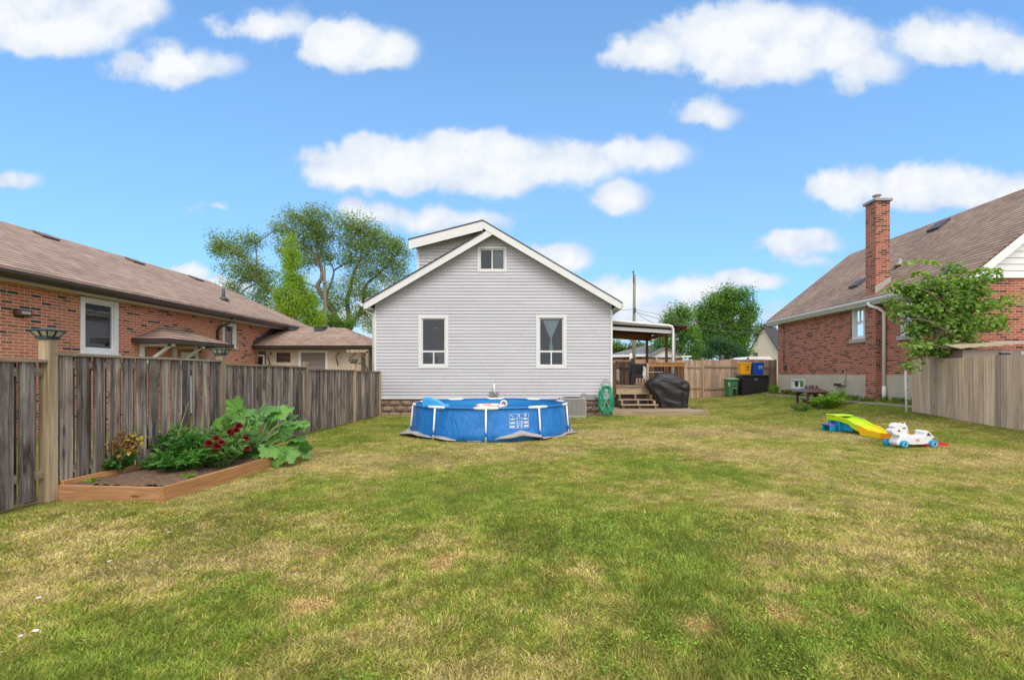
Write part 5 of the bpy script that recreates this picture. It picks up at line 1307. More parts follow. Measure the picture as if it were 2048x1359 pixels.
# ================================================================== bins and storage box
Yb = 22.3; zb_ = GZ(XY(1500, Yb), Yb)
st = thing('storage_box', 'black plastic two door storage box standing against the cedar fence', 'storage box', (XY(1505, Yb), Yb, zb_))
sx0, sx1 = XY(1485, Yb), XY(1538, Yb); sz1 = ZZ(751, Yb); sz0 = ZZ(790.5, Yb)
b = MB(); b.box(sx0, sx1, Yb, Yb + .8, sz0, sz1); b.build('body', M_['blackpl'], st, bevel=.015)
xm = XY(1511, Yb)
for (a, c_) in ((sx0 + .04, xm - .008), (xm + .008, sx1 - .04)):
    b = MB(); b.box(a, c_, Yb - .03, Yb - .002, sz0 + .06, sz1 - .08); dd = b.build('door', M_['blackpl'], st, bevel=.012)
    q = MB(); e = c_ - .05 if a < xm - .1 else a + .01; q.box(e, e + .04, Yb - .05, Yb - .031, sz1 - .22, sz1 - .12); q.build('handle', M_['metal_grey'], dd)
b = MB(); b.add([(sx0 - .06, Yb - .08, sz1 + .0), (sx1 + .03, Yb - .08, sz1), (sx1 + .03, Yb + .85, sz1 + .07), (sx0 - .06, Yb + .85, sz1 + .07), (sx0 - .06, Yb - .08, sz1 + .04), (sx1 + .03, Yb - .08, sz1 + .04), (sx1 + .03, Yb + .85, sz1 + .11), (sx0 - .06, Yb + .85, sz1 + .11)], MB.BF); b.build('lid', M_['darkgrey'], st, bevel=.01)
def tub(name, lab, px0, px1, mat, mark):
    Y = Yb + .32; x0, x1 = XY(px0, Y), XY(px1, Y); z0, z1 = sz1 + .075, ZZ(724.5, Y); t = thing(name, lab, 'recycling bin', ((x0 + x1) / 2, Y, z0), 'recycling bins on the black box')
    b = MB(); w = (x1 - x0) / 2; xc = (x0 + x1) / 2; d = .2
    def rg(s, z, q=0): return [(xc + sx * (w * s + q), Y + sy * (d * s + q), z) for sx, sy in ((-1, -1), (1, -1), (1, 1), (-1, 1))]
    rows = [rg(.8, z0), rg(.93, z1 - .09), rg(.93, z1 - .09, .02), rg(.95, z1, .02), rg(.95, z1, -.005), rg(.78, z0 + .03, -.0)]
    b.grid(np.array(rows), closed_u=True, smooth=False); b.add(rg(.8, z0), np.array([[3, 2, 1, 0]])); b.add(rg(.78, z0 + .03), np.array([[0, 1, 2, 3]])); b.build('body', M_[mat], t, bevel=.008)
    mark(t, xc, Y - d * .94, z0, z1); return t
def mk_y(t, xc, y, z0, z1):
    b = MB()
    for k in range(3): b.box(xc + .02 + k * .05, xc + .05 + k * .05, y - .012, y - .004, z1 - .26, z1 - .18)
    for k in range(2): b.box(xc - .03, xc + .19, y - .0, y + .004, z1 - .31 - k * .06, z1 - .30 - k * .06)
    b.build('mark', M_['bronze'], t)
def mk_b(t, xc, y, z0, z1):
    b = MB(); b.box(xc - .02, xc + .20, y - .008, y - .0, z1 - .2, z1 - .17); b.box(xc - .0, xc + .18, y - .006, y + .0, z1 - .26, z1 - .22); b.box(xc, xc + .06, y - .004, y + .004, z1 - .32, z1 - .28); b.box(xc + .12, xc + .18, y - .004, y + .004, z1 - .32, z1 - .28); b.build('mark', M_['print'], t)
tub('recycling_tub', 'yellow recycling tub standing on the black storage box', 1477, 1500, 'yellow_bin', mk_y)
tub('recycling_tub', 'blue recycling tub standing on the black storage box', 1502, 1525, 'blue_bin', mk_b)
gb = thing('wheeled_bin', 'green wheeled bin with pale lid left of the black storage box', 'bin', (XY(1466, 22.4), 22.4, .3))
Yc = 22.45; x0, x1 = XY(1456, Yc), XY(1477, Yc); z1 = ZZ(757, Yc); z0 = ZZ(792, Yc)
b = MB(); b.box(x0, x1, Yc, Yc + .5, z0, z1 - .06, taper=.84); b.build('body', M_['green_bin'], gb, bevel=.02)
xc = (x0 + x1) / 2; b = MB()
b.lathe([(.40, -.06), (.42, -.04), (.40, 0), (.24, .045), (.05, .06)], (xc, Yc + .24, z1), 4, smooth=False, a0=math.pi / 4); M_['lid_green'] = plain('pale_green_lid', (0.16, 0.30, 0.18), 0.45, var=0.08); b.build('lid', M_['lid_green'], gb, bevel=.015)
b = MB(); b.box(xc + .0, xc + .16, Yc - .012, Yc + .02, z1 - .42, z1 - .37); b.box(xc + .0, xc + .16, Yc + .0, Yc + .035, z0 + .08, z1 - .5); b.build('latch_panel', M_['blackpl'], gb)
b = MB(); b.box(xc - .0, xc + .17, Yc - .02, Yc + .02, z1 - .46, z1 - .44); b.box(x0 + .03, x0 + .07, Yc - .012, Yc + .01, z1 - .28, z1 - .2); b.box(x0 + .05, x0 + .09, Yc - .008, Yc + .014, z1 - .36, z1 - .3); b.build('sticker', M_['pvc'], gb)
for q in (x0 + .08, x1 - .1): b = MB(); b.tube([(q, Yc + .46, z0 + .1), (q + .04, Yc + .46, z0 + .1)], .1, 14); b.build('wheel', M_['blackpl'], gb)

# ================================================================== brick house on the right
RW, RE = 11.6, 11.25; zre = 3.93; pr = .80; dr_ = 3.95; RL = RE + dr_; zrr = zre + pr * dr_
RY0, RY1 = 11.75, 21.8
rh = thing('brick_cottage', 'steep roofed dark red brick house on the right with a tall chimney', 'house', (RW, 16, .5))
def yR(px): return RW / ((px - CX) / F)
rw1 = (yR(1731), yR(1706), 2.60, 3.80); rb = (yR(1611), yR(1584), .70, 1.14); rw2 = (yR(1832), yR(1803), 2.55, 3.72)
zf = CZ - .02; RG = RY0 + .35
mb = MB(); panel_wall(mb, 'x', RW, RG, RY1 - .3, zf, zre, [rw1, rw2])
panel_wall(mb, 'y', RG, RW, RW + 7.2, zf, zre); panel_wall(mb, 'y', RY1 - .3, RW, RW + 7.2, zf, zre)
mb.build('wall', M_['brick_r'], rh)
mb = MB(); panel_wall(mb, 'x', RW - .02, RG - .02, RY1 - .28, .3, zf, [rb]); panel_wall(mb, 'y', RG - .02, RW - .02, RW + 7.2, .2, zf); mb.add([(RW - .02, RG - .02, zf), (RW, RG - .02, zf), (RW, RY1, zf), (RW - .02, RY1, zf)], np.array([[0, 1, 2, 3]]))
mb.build('foundation', M_['found_r'], rh)
mb = MB()
for k in range(1, 4): mb.box(RW - .022, RW - .0195, RG, yR(1790), zf - k * .2, zf - k * .2 + .008); mb.box(RW - .022, RW - .0195, yR(1735), rb[0], zf - k * .2, zf - k * .2 + .004)
mb.build('mortar_joints', M_['concrete'], rh)
fr_ = Face('x', RW, -1)
zm = (rw1[2] + rw1[3]) / 2; ya_, yb_ = rw1[0], rw1[1]
for W in (rw1, rw2):
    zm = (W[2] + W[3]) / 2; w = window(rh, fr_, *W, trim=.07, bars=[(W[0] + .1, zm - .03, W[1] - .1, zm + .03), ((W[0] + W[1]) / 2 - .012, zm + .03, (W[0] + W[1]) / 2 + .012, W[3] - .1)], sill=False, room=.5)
    s_ = MB(); fr_.box(s_, W[0] - .1, W[1] + .1, .0, .08, W[2] - .13, W[2] - .003); s_.build('sill', M_['concrete'], w)
    q = MB(); G = [[(RW + .12 + .012 * math.sin(j * 2.2), W[0] + .1 + (W[1] - W[0] - .2) * j / 20, W[2] + .1 + (W[3] - W[2] - .2) * i / 3) for j in range(21)] for i in range(4)]; q.grid(np.array(G)); q.build('curtain', M_['pvc'], w)
ff = Face('x', RW - .02, -1); ym = (rb[0] + rb[1]) / 2
window(rh, ff, *rb, trim=.06, bars=[(ym - .02, rb[2] + .08, ym + .02, rb[3] - .08)], sill=False, room=.4)
mb = MB()
mb.prism([(RE - .04, zre - .035), (RL, zrr), (2 * RL - RE, zre), (2 * RL - RE, zre - .06), (RL, zrr - .07), (RE - .04, zre - .09)], 'y', RY0, RY1)
mb.build('roof', M_['sh_r'], rh)
mb = MB(); mb.box(RE - .0, RE + .03, RY0 + .03, RY1, zre - .26, zre - .1); mb.box(RE + .031, RW, RY0 + .03, RY1, zre - .26, zre - .245); mb.build('soffit', M_['white'], rh)
mb = MB(); mb.prism([(RE - .002, zre - .09), (RE - .13, zre - .08), (RE - .12, zre - .14), (RE - .06, zre - .2), (RE - .002, zre - .205)], 'y', RY0, RY1 + .02); mb.build('gutter', M_['pvc'], rh)
# near gable: white boards
mb = MB()
for k in range(40):
    z = zre + .0 + k * .17; 
    if z > zrr - .2: break
    for (a, b_) in ((z, min(z + .17, zrr - .1)),):
        xl0 = RE + (a - zre + .14) / pr + .05; xl1 = RE + (b_ - zre + .14) / pr + .05
        mb.add([(xl0, RG - .05, a), (2 * RL - xl0, RG - .05, a), (2 * RL - xl1, RG - .028, b_), (xl1, RG - .028, b_)], np.array([[0, 1, 2, 3]])); mb.add([(xl0, RG - .02, a), (2 * RL - xl0, RG - .02, a), (2 * RL - xl0, RG - .05, a), (xl0, RG - .05, a)], np.array([[0, 1, 2, 3]]))
mb.build('gable_boards', M_['pvc'], rh)
mb = MB(); mb.box(RW - .01, 2 * RL - RW, RG - .06, RG - .0, zre - .03, zre + .0); mb.build('gable_trim', M_['pvc'], rh)
mb = MB(); mb.prism([(RE - .03, zre - .05 - .08), (RL, zrr - .08), (RL, zrr - .34), (RE + .1, zre - .26), (RE - .03, zre - .26)], 'y', RY0 - .02, RY0 + .03)
mb.prism([(RE - .03, zre - .05 - .16), (RL, zrr - .16), (RL, zrr - .40), (RE + .12, zre - .26)], 'y', RY0 + .031, RG - .052); mb.build('rake_board', M_['pvc'], rh)
# chimney
CHX = 11.38; cy0, cy1 = CHX / ((1751.5 - CX) / F), CHX / ((1731 - CX) / F)
mb = MB(); mb.box(CHX, RW + .25, cy0, cy1, .3, ZZ(402, cy0)); ch = mb.build('chimney', M_['brick_r'], rh)
zc_ = ZZ(402, cy0)
mb = MB(); mb.box(CHX - .06, RW + .31, cy0 - .06, cy1 + .06, zc_ + .0, zc_ + .09); mb.build('chimney_cap', M_['metal_grey'], ch, bevel=.01)
mb = MB(); mb.lathe([(.09, .09), (.09, .17), (.07, .18), (.07, .24), (.13, .25), (.13, .28), (.04, .33)], ((CHX + RW + .2) / 2, (cy0 + cy1) / 2, zc_), 14); mb.build('flue_pot', M_['concrete'], ch)
mb = MB(); cyf = cy0 - .012
mb.prism([(RE + .1, zre + .08), (RE + .1, zre + .32), (RE + .62, zre + .66), (RE + .62, zre + .46)], 'y', cyf - .008, cyf + .01); mb.build('flashing', M_['concrete'], rh)
mb = MB(); yd = 14.92
mb.tube([(RE - .06, yd + .25, zre - .2), (RE - .05, yd + .2, zre - .3), (RE + .12, yd + .02, zre - .42), (RW - .08, yd, zre - .55), (RW - .08, yd, .55)], .052, 8); mb.tube([(RW - .1, yd - .04, .95), (RW - .1, yd - .04, .5)], .062, 8); mb.build('downspout', M_['pvc'], rh)
mb = MB(); yc_ = yR(1569); mb.tube([(RW - .03, yc_, 1.5), (RW - .03, yc_, zre - .25)], .012, 6); mb.box(RW - .09, RW, yc_ - .2, yc_ - .05, 1.62, 1.75); mb.build('conduit', M_['darkgrey'], rh)
mb = MB(); yc_ = yR(1693); mb.tube([(RW - .04, yc_, .95), (RW - .04, yc_, 1.5), (RW - .06, yc_ + .14, 1.56), (RW - .04, yc_ + .22, 1.5)], .018, 6); mb.box(RW - .14, RW - .02, yc_ - .05, yc_ + .1, .95, 1.08); mb.build('vent_pipe', M_['concrete'], rh)
mb = MB(); yq = yR(1686); mb.box(RW - .16, RW - .02, yq - .05, yq + .3, .92, 1.0); mb.build('exhaust_hood', M_['blackpl'], rh)
for (px, py, off, s) in ((1716, 571, 1.0, .22), (1878, 442, 3.45, .26)):
    xv = RE + off; yv = xv / ((px - CX) / F); zv = zre + pr * off; b = MB()
    Mx = Matrix.Translation((xv, yv, zv)) @ Matrix.Rotation(-math.atan(pr), 4, 'Y')
    b.box(-s, s, -s, s, -.02, .09, M=Mx); b.build('roof_vent', M_['darkgrey'], rh)
mb = MB(); xv = RE + 1.5; yv = xv / ((1800 - CX) / F); zv = zre + pr * 1.5; mb.tube([(xv, yv, zv - .1), (xv, yv, zv + .22)], .05, 8); mb.lathe([(.2, -.02), (.1, .08), (.06, .1)], (xv, yv, zv), 10); mb.build('plumbing_stack', M_['concrete'], rh)
# concrete edging strip
for (ya2, yb2, lab) in ((12.3, 16.6, 'pale concrete edging strip right of the fire pit along the brick house'), (17.4, 21.4, 'pale concrete edging strip below the basement window')):
    b = MB()
    for k in range(8):
        y0 = ya2 + (yb2 - ya2) * k / 8; y1 = ya2 + (yb2 - ya2) * (k + 1) / 8 - .01; g0 = GZ(10.95, y0); b.box(10.9, 11.0, y0, y1, g0 - .05, g0 + .035)
    tag(b.build('garden_edging', M_['concrete'], None), lab, 'edging')

# fire pit lantern
Yl = 15.9; xl = XY(1623, Yl); gl = GZ(xl, Yl)
fp = thing('fire_pit', 'dark bronze lantern shaped outdoor fire pit among green plants', 'fire pit', (xl, Yl, gl))
zt = ZZ(770, Yl); hw = .31
for sx in (-1, 1):
    for sy in (-1, 1):
        b = MB(); b.box(xl + sx * hw - .03, xl + sx * hw + .03, Yl + sy * hw - .03, Yl + sy * hw + .03, gl, zt - .25); b.build('leg', M_['bronze'], fp)
b = MB(); a4 = math.pi / 4
b.lathe([(.50, -.245), (.56, -.24), (.56, -.225), (.40, -.15), (.20, -.08)], (xl, Yl, zt), 4, smooth=False, a0=a4); b.lathe([(.2, -.03), (.24, -.03), (.2, -.015), (.03, .01), (.001, .012)], (xl, Yl, zt), 4, smooth=False, a0=a4); b.build('roof', M_['bronze'], fp)
b = MB()
for sx, sy in ((-1, -1), (1, -1), (1, 1), (-1, 1)): b.box(xl + sx * .12 - .02, xl + sx * .12 + .02, Yl + sy * .12 - .02, Yl + sy * .12 + .02, zt - .078, zt - .029)
b.build('cupola', M_['bronze'], fp)
b = MB()
for q in (-1, 1):
    for sx in (-1, 0, 1):
        pass
    pts = [(hw * math.cos(t) * .9, .12 * math.sin(t)) for t in np.linspace(0, math.pi, 9)]
    poly = [(xl + p, zt - .40 + q_) for p, q_ in pts] + [(xl - hw, zt - .40), (xl - hw, zt - .246), (xl + hw, zt - .246), (xl + hw, zt - .40)]
    b.prism(poly, 'y', Yl + q * hw - .01, Yl + q * hw + .01)
b.box(xl - .03, xl + .03, Yl - hw - .02, Yl - hw + .0, gl, zt - .25); b.build('arch_panel', M_['bronze'], fp)
b = MB(); b.lathe([(.1, 0), (.27, .02), (.30, .14), (.28, .14)], (xl, Yl, gl + .12), 16); b.build('fire_bowl', M_['bronze'], fp)
def patchplants(name, lab, px, py, Y, rad, hgt, ns, mat, leaf=.06, w=.55):
    x = XY(px, Y); return bushy(name, lab, 'plant', (x, Y, GZ(x, Y)), rad, hgt, ns, 16, leaf, w, mat, dia=True)
patchplants('leafy_shrub', 'bright green bushy shrub in front of the fire pit on its right', 1655, 805, 15.0, .52, .48, 90, 'L_clump', .085, .6)
patchplants('leafy_shrub', 'bright green bushy shrub between the fire pit and the chimney', 1674, 805, 15.5, .42, .55, 50, 'L_clump', .075)
patchplants('leafy_shrub', 'small dark leafy shrub at the left foot of the fire pit', 1602, 805, 15.1, .42, .26, 44, 'L_mid', .06)
for px, Y, lab, mt in ((1551, 21.0, 'small leafy plant at the far corner of the red brick house', 'L_clump'), (1572, 20.3, 'reddish low plant left of the basement window', 'L_dry'), (1590, 19.2, 'low plant under the basement window', 'L_mid'), (1545, 21.6, 'bushy weed right of the black storage box', 'L_mid')):
    patchplants('border_plant', lab, px, 0, Y, .28, .42 if px < 1560 else .22, 22, mt, .08)
bz_ = MB()
for k in range(26):
    y = 12.6 + k * .18; x = 11.3 + random.uniform(-.15, .2); a = rng.random((14,)) * 2 * np.pi
    P = np.stack([np.full(14, x) + rng.normal(0, .06, 14), np.full(14, y) + rng.normal(0, .06, 14), np.full(14, GZ(x, y))], 1); D = np.stack([np.cos(a) * .4, np.sin(a) * .4, np.ones(14)], 1)
    leaves(bz_, P, D, .16, .12, dia=True)
o = bz_.build('long_grass', M_['L_mid'], None); o['kind'] = 'stuff'; o['label'] = 'longer uncut grass at the foot of the red brick house'; o['category'] = 'grass'

# ================================================================== right fence, conduit, shed
rf = thing('picket_fence', 'new cedar picket fence panel with tight boards at the right edge', 'fence', (10, 11, .26))
A = Vector((10.38, 12.45)); B_ = Vector((8.55, 2.3)); Ld = (B_ - A).length; dv = (B_ - A) / Ld; nv = Vector((dv.y, -dv.x))
b = MB(); s = 0
while s < Ld - .1:
    w = .140 + random.uniform(-.004, .004); p0 = A + dv * s; p1 = A + dv * (s + w); top = 1.745 + .012 * math.sin(s * 3) + random.uniform(-.008, .008); z0 = GZ(p0.x, p0.y) + .01; th = .018; ti = random.uniform(-.004, .004)
    v = [(p0.x, p0.y, z0), (p1.x, p1.y, z0), (p1.x - nv.x * th, p1.y - nv.y * th, z0), (p0.x - nv.x * th, p0.y - nv.y * th, z0)]
    v += [(q[0] + ti, q[1], top) for q in v]
    if -1 < 0: b.add(v, MB.BF)
    s += w + random.uniform(.002, .008)
b.build('board_panel', M_['cedar'], rf)
b = MB()
for z in (.55, 1.55): b.beam((A.x - nv.x * -.04 + .06, A.y, z), (B_.x + .06, B_.y, z), .04, .09)
b.build('rail', M_['cedar_rail'], rf)
for s in (0.02, 2.45, 4.85, 7.25, 9.7):
    p = A + dv * s; b = MB(); b.box(p.x + .03, p.x + .12, p.y - .045, p.y + .045, .1, 1.70); b.build('post', M_['cedar'], rf)
cd = thing('white_conduit', 'white plastic conduit pole with cable ties at the end of the right fence', 'pole', (10.2, 12.6, .25))
x = XY(1813, 12.5); b = MB(); b.tube([(x, 12.5, .2), (x - .02, 12.5, 1.45)], .03, 8); b.build('pipe', M_['white'], cd)
b = MB()
for z in (.62, 1.18, .9): b.tube([(x, 12.5, z), (x, 12.5, z + .03)], .034, 8)
b.build('tie', M_['blackpl'], cd)
sh = thing('garden_shed', 'low taupe metal garden shed behind the right fence', 'shed', (11, 11, .3))
Ys = 10.9; b = MB(); x0 = XY(1925, Ys); b.box(x0, 13.9, Ys, Ys + .75, .2, 1.93); b.build('wall', M_['shed_tan'], sh)
b = MB(); 
for k in range(22):
    xa = x0 - .18 + k * .145
    b.add([(xa, Ys - .12, 1.98 + (.012 * (k % 2)) + .022 * min(k, 14) / 2), (xa + .145, Ys - .12, 1.98 + (.012 * (k % 2)) + .022 * min(k + 1, 14) / 2), (xa + .145, Ys + .8, 2.20), (xa, Ys + .8, 2.18)], np.array([[0, 1, 2, 3]]))
o = b.build('roof', M_['shed_roof'], sh); md = o.modifiers.new('t', 'SOLIDIFY'); md.thickness = .03; md.offset = -1
b = MB(); xv = XY(2008, Ys); b.box(xv - .1, xv + .12, Ys - .03, Ys - .002, 1.77, 1.86); v_ = b.build('vent', M_['darkgrey'], sh); b = MB(); b.box(xv - .13, xv + .15, Ys - .06, Ys - .002, 1.862, 1.885); b.build('vent_hood', M_['metal_grey'], v_)
b = MB(); xc_ = XY(2040, Ys); b.box(xc_, xc_ + .5, Ys - .02, Ys - .002, .2, 1.90); b.build('door', M_['concrete'], sh)

# ================================================================== toys
tk = thing('toy_coaster_track', 'curved plastic toy coaster track running from lime to yellow to red', 'toy track', (7.2, 9.8, .05))
TA, TB = Vector((7.24, 10.90)), Vector((7.42, 8.38)); TL = (TB - TA).length; td = (TB - TA) / TL; tn = Vector((-td.y, td.x))
def th_(s):      # height of the running surface along the track
    K = [(0, .30), (.38, .30), (.6, .27), (.95, .17), (1.25, .095), (1.55, .075), (1.85, .085), (2.1, .06), (2.59, .012)]
    for (a, za), (c_, zc2) in zip(K[:-1], K[1:]):
        if s <= c_: f = (s - a) / (c_ - a); f = f * f * (3 - 2 * f) if za != zc2 else f; return za + (zc2 - za) * f
    return K[-1][1]
SEC = [(0, -.24), (0, -.24)]
def track(s0, s1, mat, name, skirt=True):
    rows = []; hw = .19
    for s in np.linspace(s0, s1, max(6, int((s1 - s0) * 22))):
        c_ = TA + td * s; h = th_(s); g0 = GZ(c_.x, c_.y); e = .04; z = g0 + h
        bot = max(g0 + .0, z - (.085 if s < 1.0 else .2)) 
        if s < .75: bot = z - .06
        cs = [(-hw - .02, bot), (-hw - .015, z + e), (-hw + .02, z + e), (-hw + .03, z), (-.03, z - .008), (.03, z - .008), (hw - .03, z), (hw - .02, z + e), (hw + .015, z + e), (hw + .02, bot)]
        rows.append([(c_.x + tn.x * q, c_.y + tn.y * q, zz_) for q, zz_ in cs])
    b = MB(); b.grid(np.array(rows), smooth=False, closed_u=True)
    n_ = len(rows[0])
    for r_ in (rows[0][::-1], rows[-1]): b.add(r_, np.array([list(range(n_))]))
    return b.build(name, M_[mat], tk)
track(.0, .92, 'lime', 'lime_section'); track(.925, 1.55, 'toyyellow', 'yellow_section'); track(1.555, 2.1, 'toyorange', 'orange_section'); track(2.105, 2.59, 'toyred', 'red_section')
g0 = GZ(TA.x, TA.y)
def tbox(b, s0, s1, q0, q1, z0, z1):
    v = [(TA.x + td.x * s + tn.x * q, TA.y + td.y * s + tn.y * q, g0 + z) for z in (z0, z1) for s, q in ((s0, q0), (s1, q0), (s1, q1), (s0, q1))]; b.add(v, MB.BF)
b = MB()
for (s0, s1) in ((.03, .12), (.3, .40)): tbox(b, s0, s1, -.19, .19, 0, .24)
tbox(b, .12, .72, .10, .14, 0.03, .235); tbox(b, .12, .72, -.14, -.10, 0.03, .235); b.build('support', M_['toycyan'], tk, bevel=.01)
b = MB(); tbox(b, -.02, .30, -.22, .22, .346, .375); b.build('top_rail', M_['lime'], tk, bevel=.012)
b = MB(); s_, q0 = .02, (.21 if tn.x < 0 else -.21)
sg = 1 if tn.x < 0 else -1
tbox(b, .04, .34, sg * .215, sg * .38, .13, .155); b.build('step', M_['purple'], tk, bevel=.01)
for q0 in (.04, .28): b = MB(); tbox(b, q0, q0 + .05, sg * .215, sg * .36, 0, .129); b.build('step_support', M_['toycyan'], tk, bevel=.01)
# ride-on horse car, broadside to the camera, facing left
Yu = 8.42; xu = XY(1821, Yu); gu = GZ(xu, Yu); K = 8.42 / F / 7.585
un = thing('ride_on_horse', 'white plastic ride on horse car with blue wheels beside the toy track', 'ride-on toy', (xu, Yu, gu))
def up_(x, y): return (xu + (x - 1450) * K, gu + (572 - y) * K)
body = [(1215, 440), (1190, 470), (1175, 500), (1190, 535), (1250, 545), (1345, 520), (1420, 528), (1560, 526), (1640, 515), (1700, 500), (1740, 470), (1700, 440), (1735, 425), (1742, 400), (1715, 385), (1680, 345), (1650, 325), (1610, 312), (1585, 318), (1580, 345), (1588, 375), (1560, 395), (1500, 403), (1400, 408), (1375, 400), (1370, 375), (1360, 360), (1300, 395), (1240, 400), (1228, 425)]
b = MB(); b.prism([up_(*p) for p in body], 'y', Yu - .105, Yu + .105); b.build('body', M_['pvc'], un, bevel=.022, seg=3)
head = [(1118, 322), (1125, 350), (1150, 378), (1185, 390), (1215, 388), (1240, 400), (1240, 430), (1378, 430), (1374, 350), (1366, 300), (1352, 255), (1320, 232), (1290, 215), (1250, 207), (1205, 212), (1180, 228), (1150, 262), (1172, 272), (1160, 292), (1130, 303)]
b = MB(); b.prism([up_(*p) for p in head], 'y', Yu - .075, Yu + .075); b.build('head', M_['pvc'], un, bevel=.022, seg=3)
b = MB(); x, z = up_(1325, 250)
for q in (-.05, .05): b.lathe([(.022, -.02), (.025, .01), (.003, .06)], (x, Yu + q, z), 8)
b.build('ear', M_['pvc'], un)
b = MB(); x, z = up_(1225, 318); b.tube([(x, Yu - .082, z), (x, Yu - .074, z)], .018, 14); x, z = up_(1305, 280); b.box(x - .025, x + .025, Yu - .08, Yu - .0745, z - .01, z + .012); b.build('eye', M_['darkgrey'], un)
b = MB(); b.prism([up_(*p) for p in [(1640, 340), (1695, 392), (1620, 392)]], 'y', Yu - .109, Yu - .1055); b.prism([up_(*p) for p in [(1352, 335), (1366, 380), (1348, 372)]], 'y', Yu - .0795, Yu - .0755); b.build('decal', M_['darkgrey'], un)
b = MB(); b.prism([up_(*p) for p in [(1465, 440), (1508, 440), (1508, 472), (1465, 472)]], 'y', Yu - .109, Yu - .1055); b.build('badge', M_['toyred'], un)
b = MB(); b.prism([up_(*p) for p in [(1474, 449), (1484, 449), (1484, 466), (1474, 466)]], 'y', Yu - .111, Yu - .1092); b.prism([up_(*p) for p in [(1489, 455), (1501, 455), (1501, 464), (1489, 464)]], 'y', Yu - .111, Yu - .1092); b.build('badge_mark', M_['pvc'], un)
for (x_, y_, yo, r_) in ((1270, 524, -.125, 57), (1175, 510, .125, 57), (1708, 524, -.125, 62), (1690, 512, .125, 57)):
    x, z = up_(x_, 572 - r_); rr = r_ * K
    b = MB(); b.tube([(x, Yu + yo - .025, z), (x, Yu + yo + .025, z)], rr, 24); wh = b.build('wheel', M_['toycyan'], un, bevel=.008)
    if yo < 0:
        b = MB()
        for a in range(4):
            t = a * math.pi / 2 + .4; b.beam((x + rr * .62 * math.cos(t), Yu + yo - .028, z + rr * .62 * math.sin(t)), (x + rr * .62 * math.cos(t + math.pi / 2), Yu + yo - .028, z + rr * .62 * math.sin(t + math.pi / 2)), .004, .012, up=(0, 1, 0))
        b.build('hub_outline', M_['pvc'], wh); b = MB(); b.tube([(x, Yu + yo - .03, z), (x, Yu + yo - .026, z)], rr * .25, 4); b.build('hub', M_['darkgrey'], wh)
# fallen white petals on the lawn
for i, (px, py) in enumerate(((220, 1131), (78, 1206), (337, 1072), (72, 1274), (41, 1285))):
    X, Y = ground_at(px, py); b = MB(); P = np.tile([[X, Y, .035]], (6, 1)); a = np.arange(6) / 6 * 2 * np.pi
    leaves(b, P, np.stack([np.cos(a), np.sin(a), np.full(6, .3)], 1), .016, .6); tag(b.build('clover_flower', M_['pvc'], None), 'tiny white clover flower in the lawn at lower left', 'flower', 'white clover flowers in the grass')

# ================================================================== trees
def catmull(P, n=5):
    P = [Vector(p) for p in P]; out = []
    for i in range(len(P) - 1):
        a, b_, c_, d = P[max(i - 1, 0)], P[i], P[i + 1], P[min(i + 2, len(P) - 1)]
        for k in range(n):
            t = k / n; out.append(.5 * ((2 * b_) + (c_ - a) * t + (2 * a - 5 * b_ + 4 * c_ - d) * t * t + (3 * b_ - a - 3 * c_ + d) * t ** 3))
    out.append(P[-1]); return out
def tree(name, lab, Y, limbs, blobs, clump=.4, per=90, dens=1.0, leaf=.12, mat='L_mid', width=.6, cat='tree', group=None, wind=(0, 0, 0), twig=.012, flat=.7, depth=1.0, base=0.0, dia=True, nlim=1.0):
    """limbs: (list of (px,py,dy), r0, r1); blobs: (px,py,rx,ry[,dy]) crown masses in picture pixels at distance Y"""
    s = Y / F; t = thing(name, lab, cat, (*PT(limbs[0][0][0][0], 0, Y)[:1], Y, base), group); tb = MB(); nodes = []
    for pts, r0, r1 in limbs:
        P = catmull([(XY(p[0], Y + p[2]), Y + p[2], max(base - .1, ZZ(p[1], Y + p[2]))) for p in pts], 5); m = len(P)
        tb.tube(P, [r0 + (r1 - r0) * (k / (m - 1)) for k in range(m)], 8); nodes += [(p, r0 + (r1 - r0) * k / (m - 1)) for k, p in enumerate(P)][2:]
    NP_ = np.array([list(p) for p, _ in nodes]); lv = MB()
    for bl in blobs:
        px, py, rx, ry = bl[:4]; dy = bl[4] if len(bl) > 4 else 0; rx_, rz_ = rx * s, ry * s; ry_ = (rx_ + rz_) / 2 * depth
        k = max(3, int(dens * 5.5 * (rx_ * rz_ * ry_) ** .62 / clump ** 1.7)); q = sph(k) * (rng.random((k, 1)) ** .42)
        C = np.array(PT(px, py, Y + dy)) + q * np.array([rx_, ry_, rz_])
        for c_ in C:
            d2 = ((NP_ - c_) ** 2).sum(1) + np.where(NP_[:, 2] > c_[2], .8 * clump, 0); j = int(d2.argmin()); a = Vector(NP_[j]); cv_ = Vector(c_); dist = (cv_ - a).length
            mid = a.lerp(cv_, .55) + Vector((rng.normal(0, .06), rng.normal(0, .06), .08)) * dist; tb.tube([a, mid, cv_], [min(nodes[j][1] * .6, twig * (1 + dist * .8)), twig * (.7 + .3 * dist), twig * .5], 4, caps=False)
            m_ = int(per * random.uniform(.6, 1.3)); o_ = rng.normal(0, 1, (m_, 3)) * clump * np.array([.5, .5, .5 * flat]) * random.uniform(.7, 1.2)
            D = o_ / (np.linalg.norm(o_, axis=1, keepdims=True) + 1e-6) + np.array([0, 0, -.25]) + np.array(wind) + rng.normal(0, .35, (m_, 3))
            leaves(lv, c_ + o_, D, leaf, width, dia, .8, np.clip(random.gauss(.5, .17) + rng.normal(0, .2, m_), 0, 1))
    lv.build('crown', M_[mat], t); tb.build('trunk', M_['bark'], t); return t
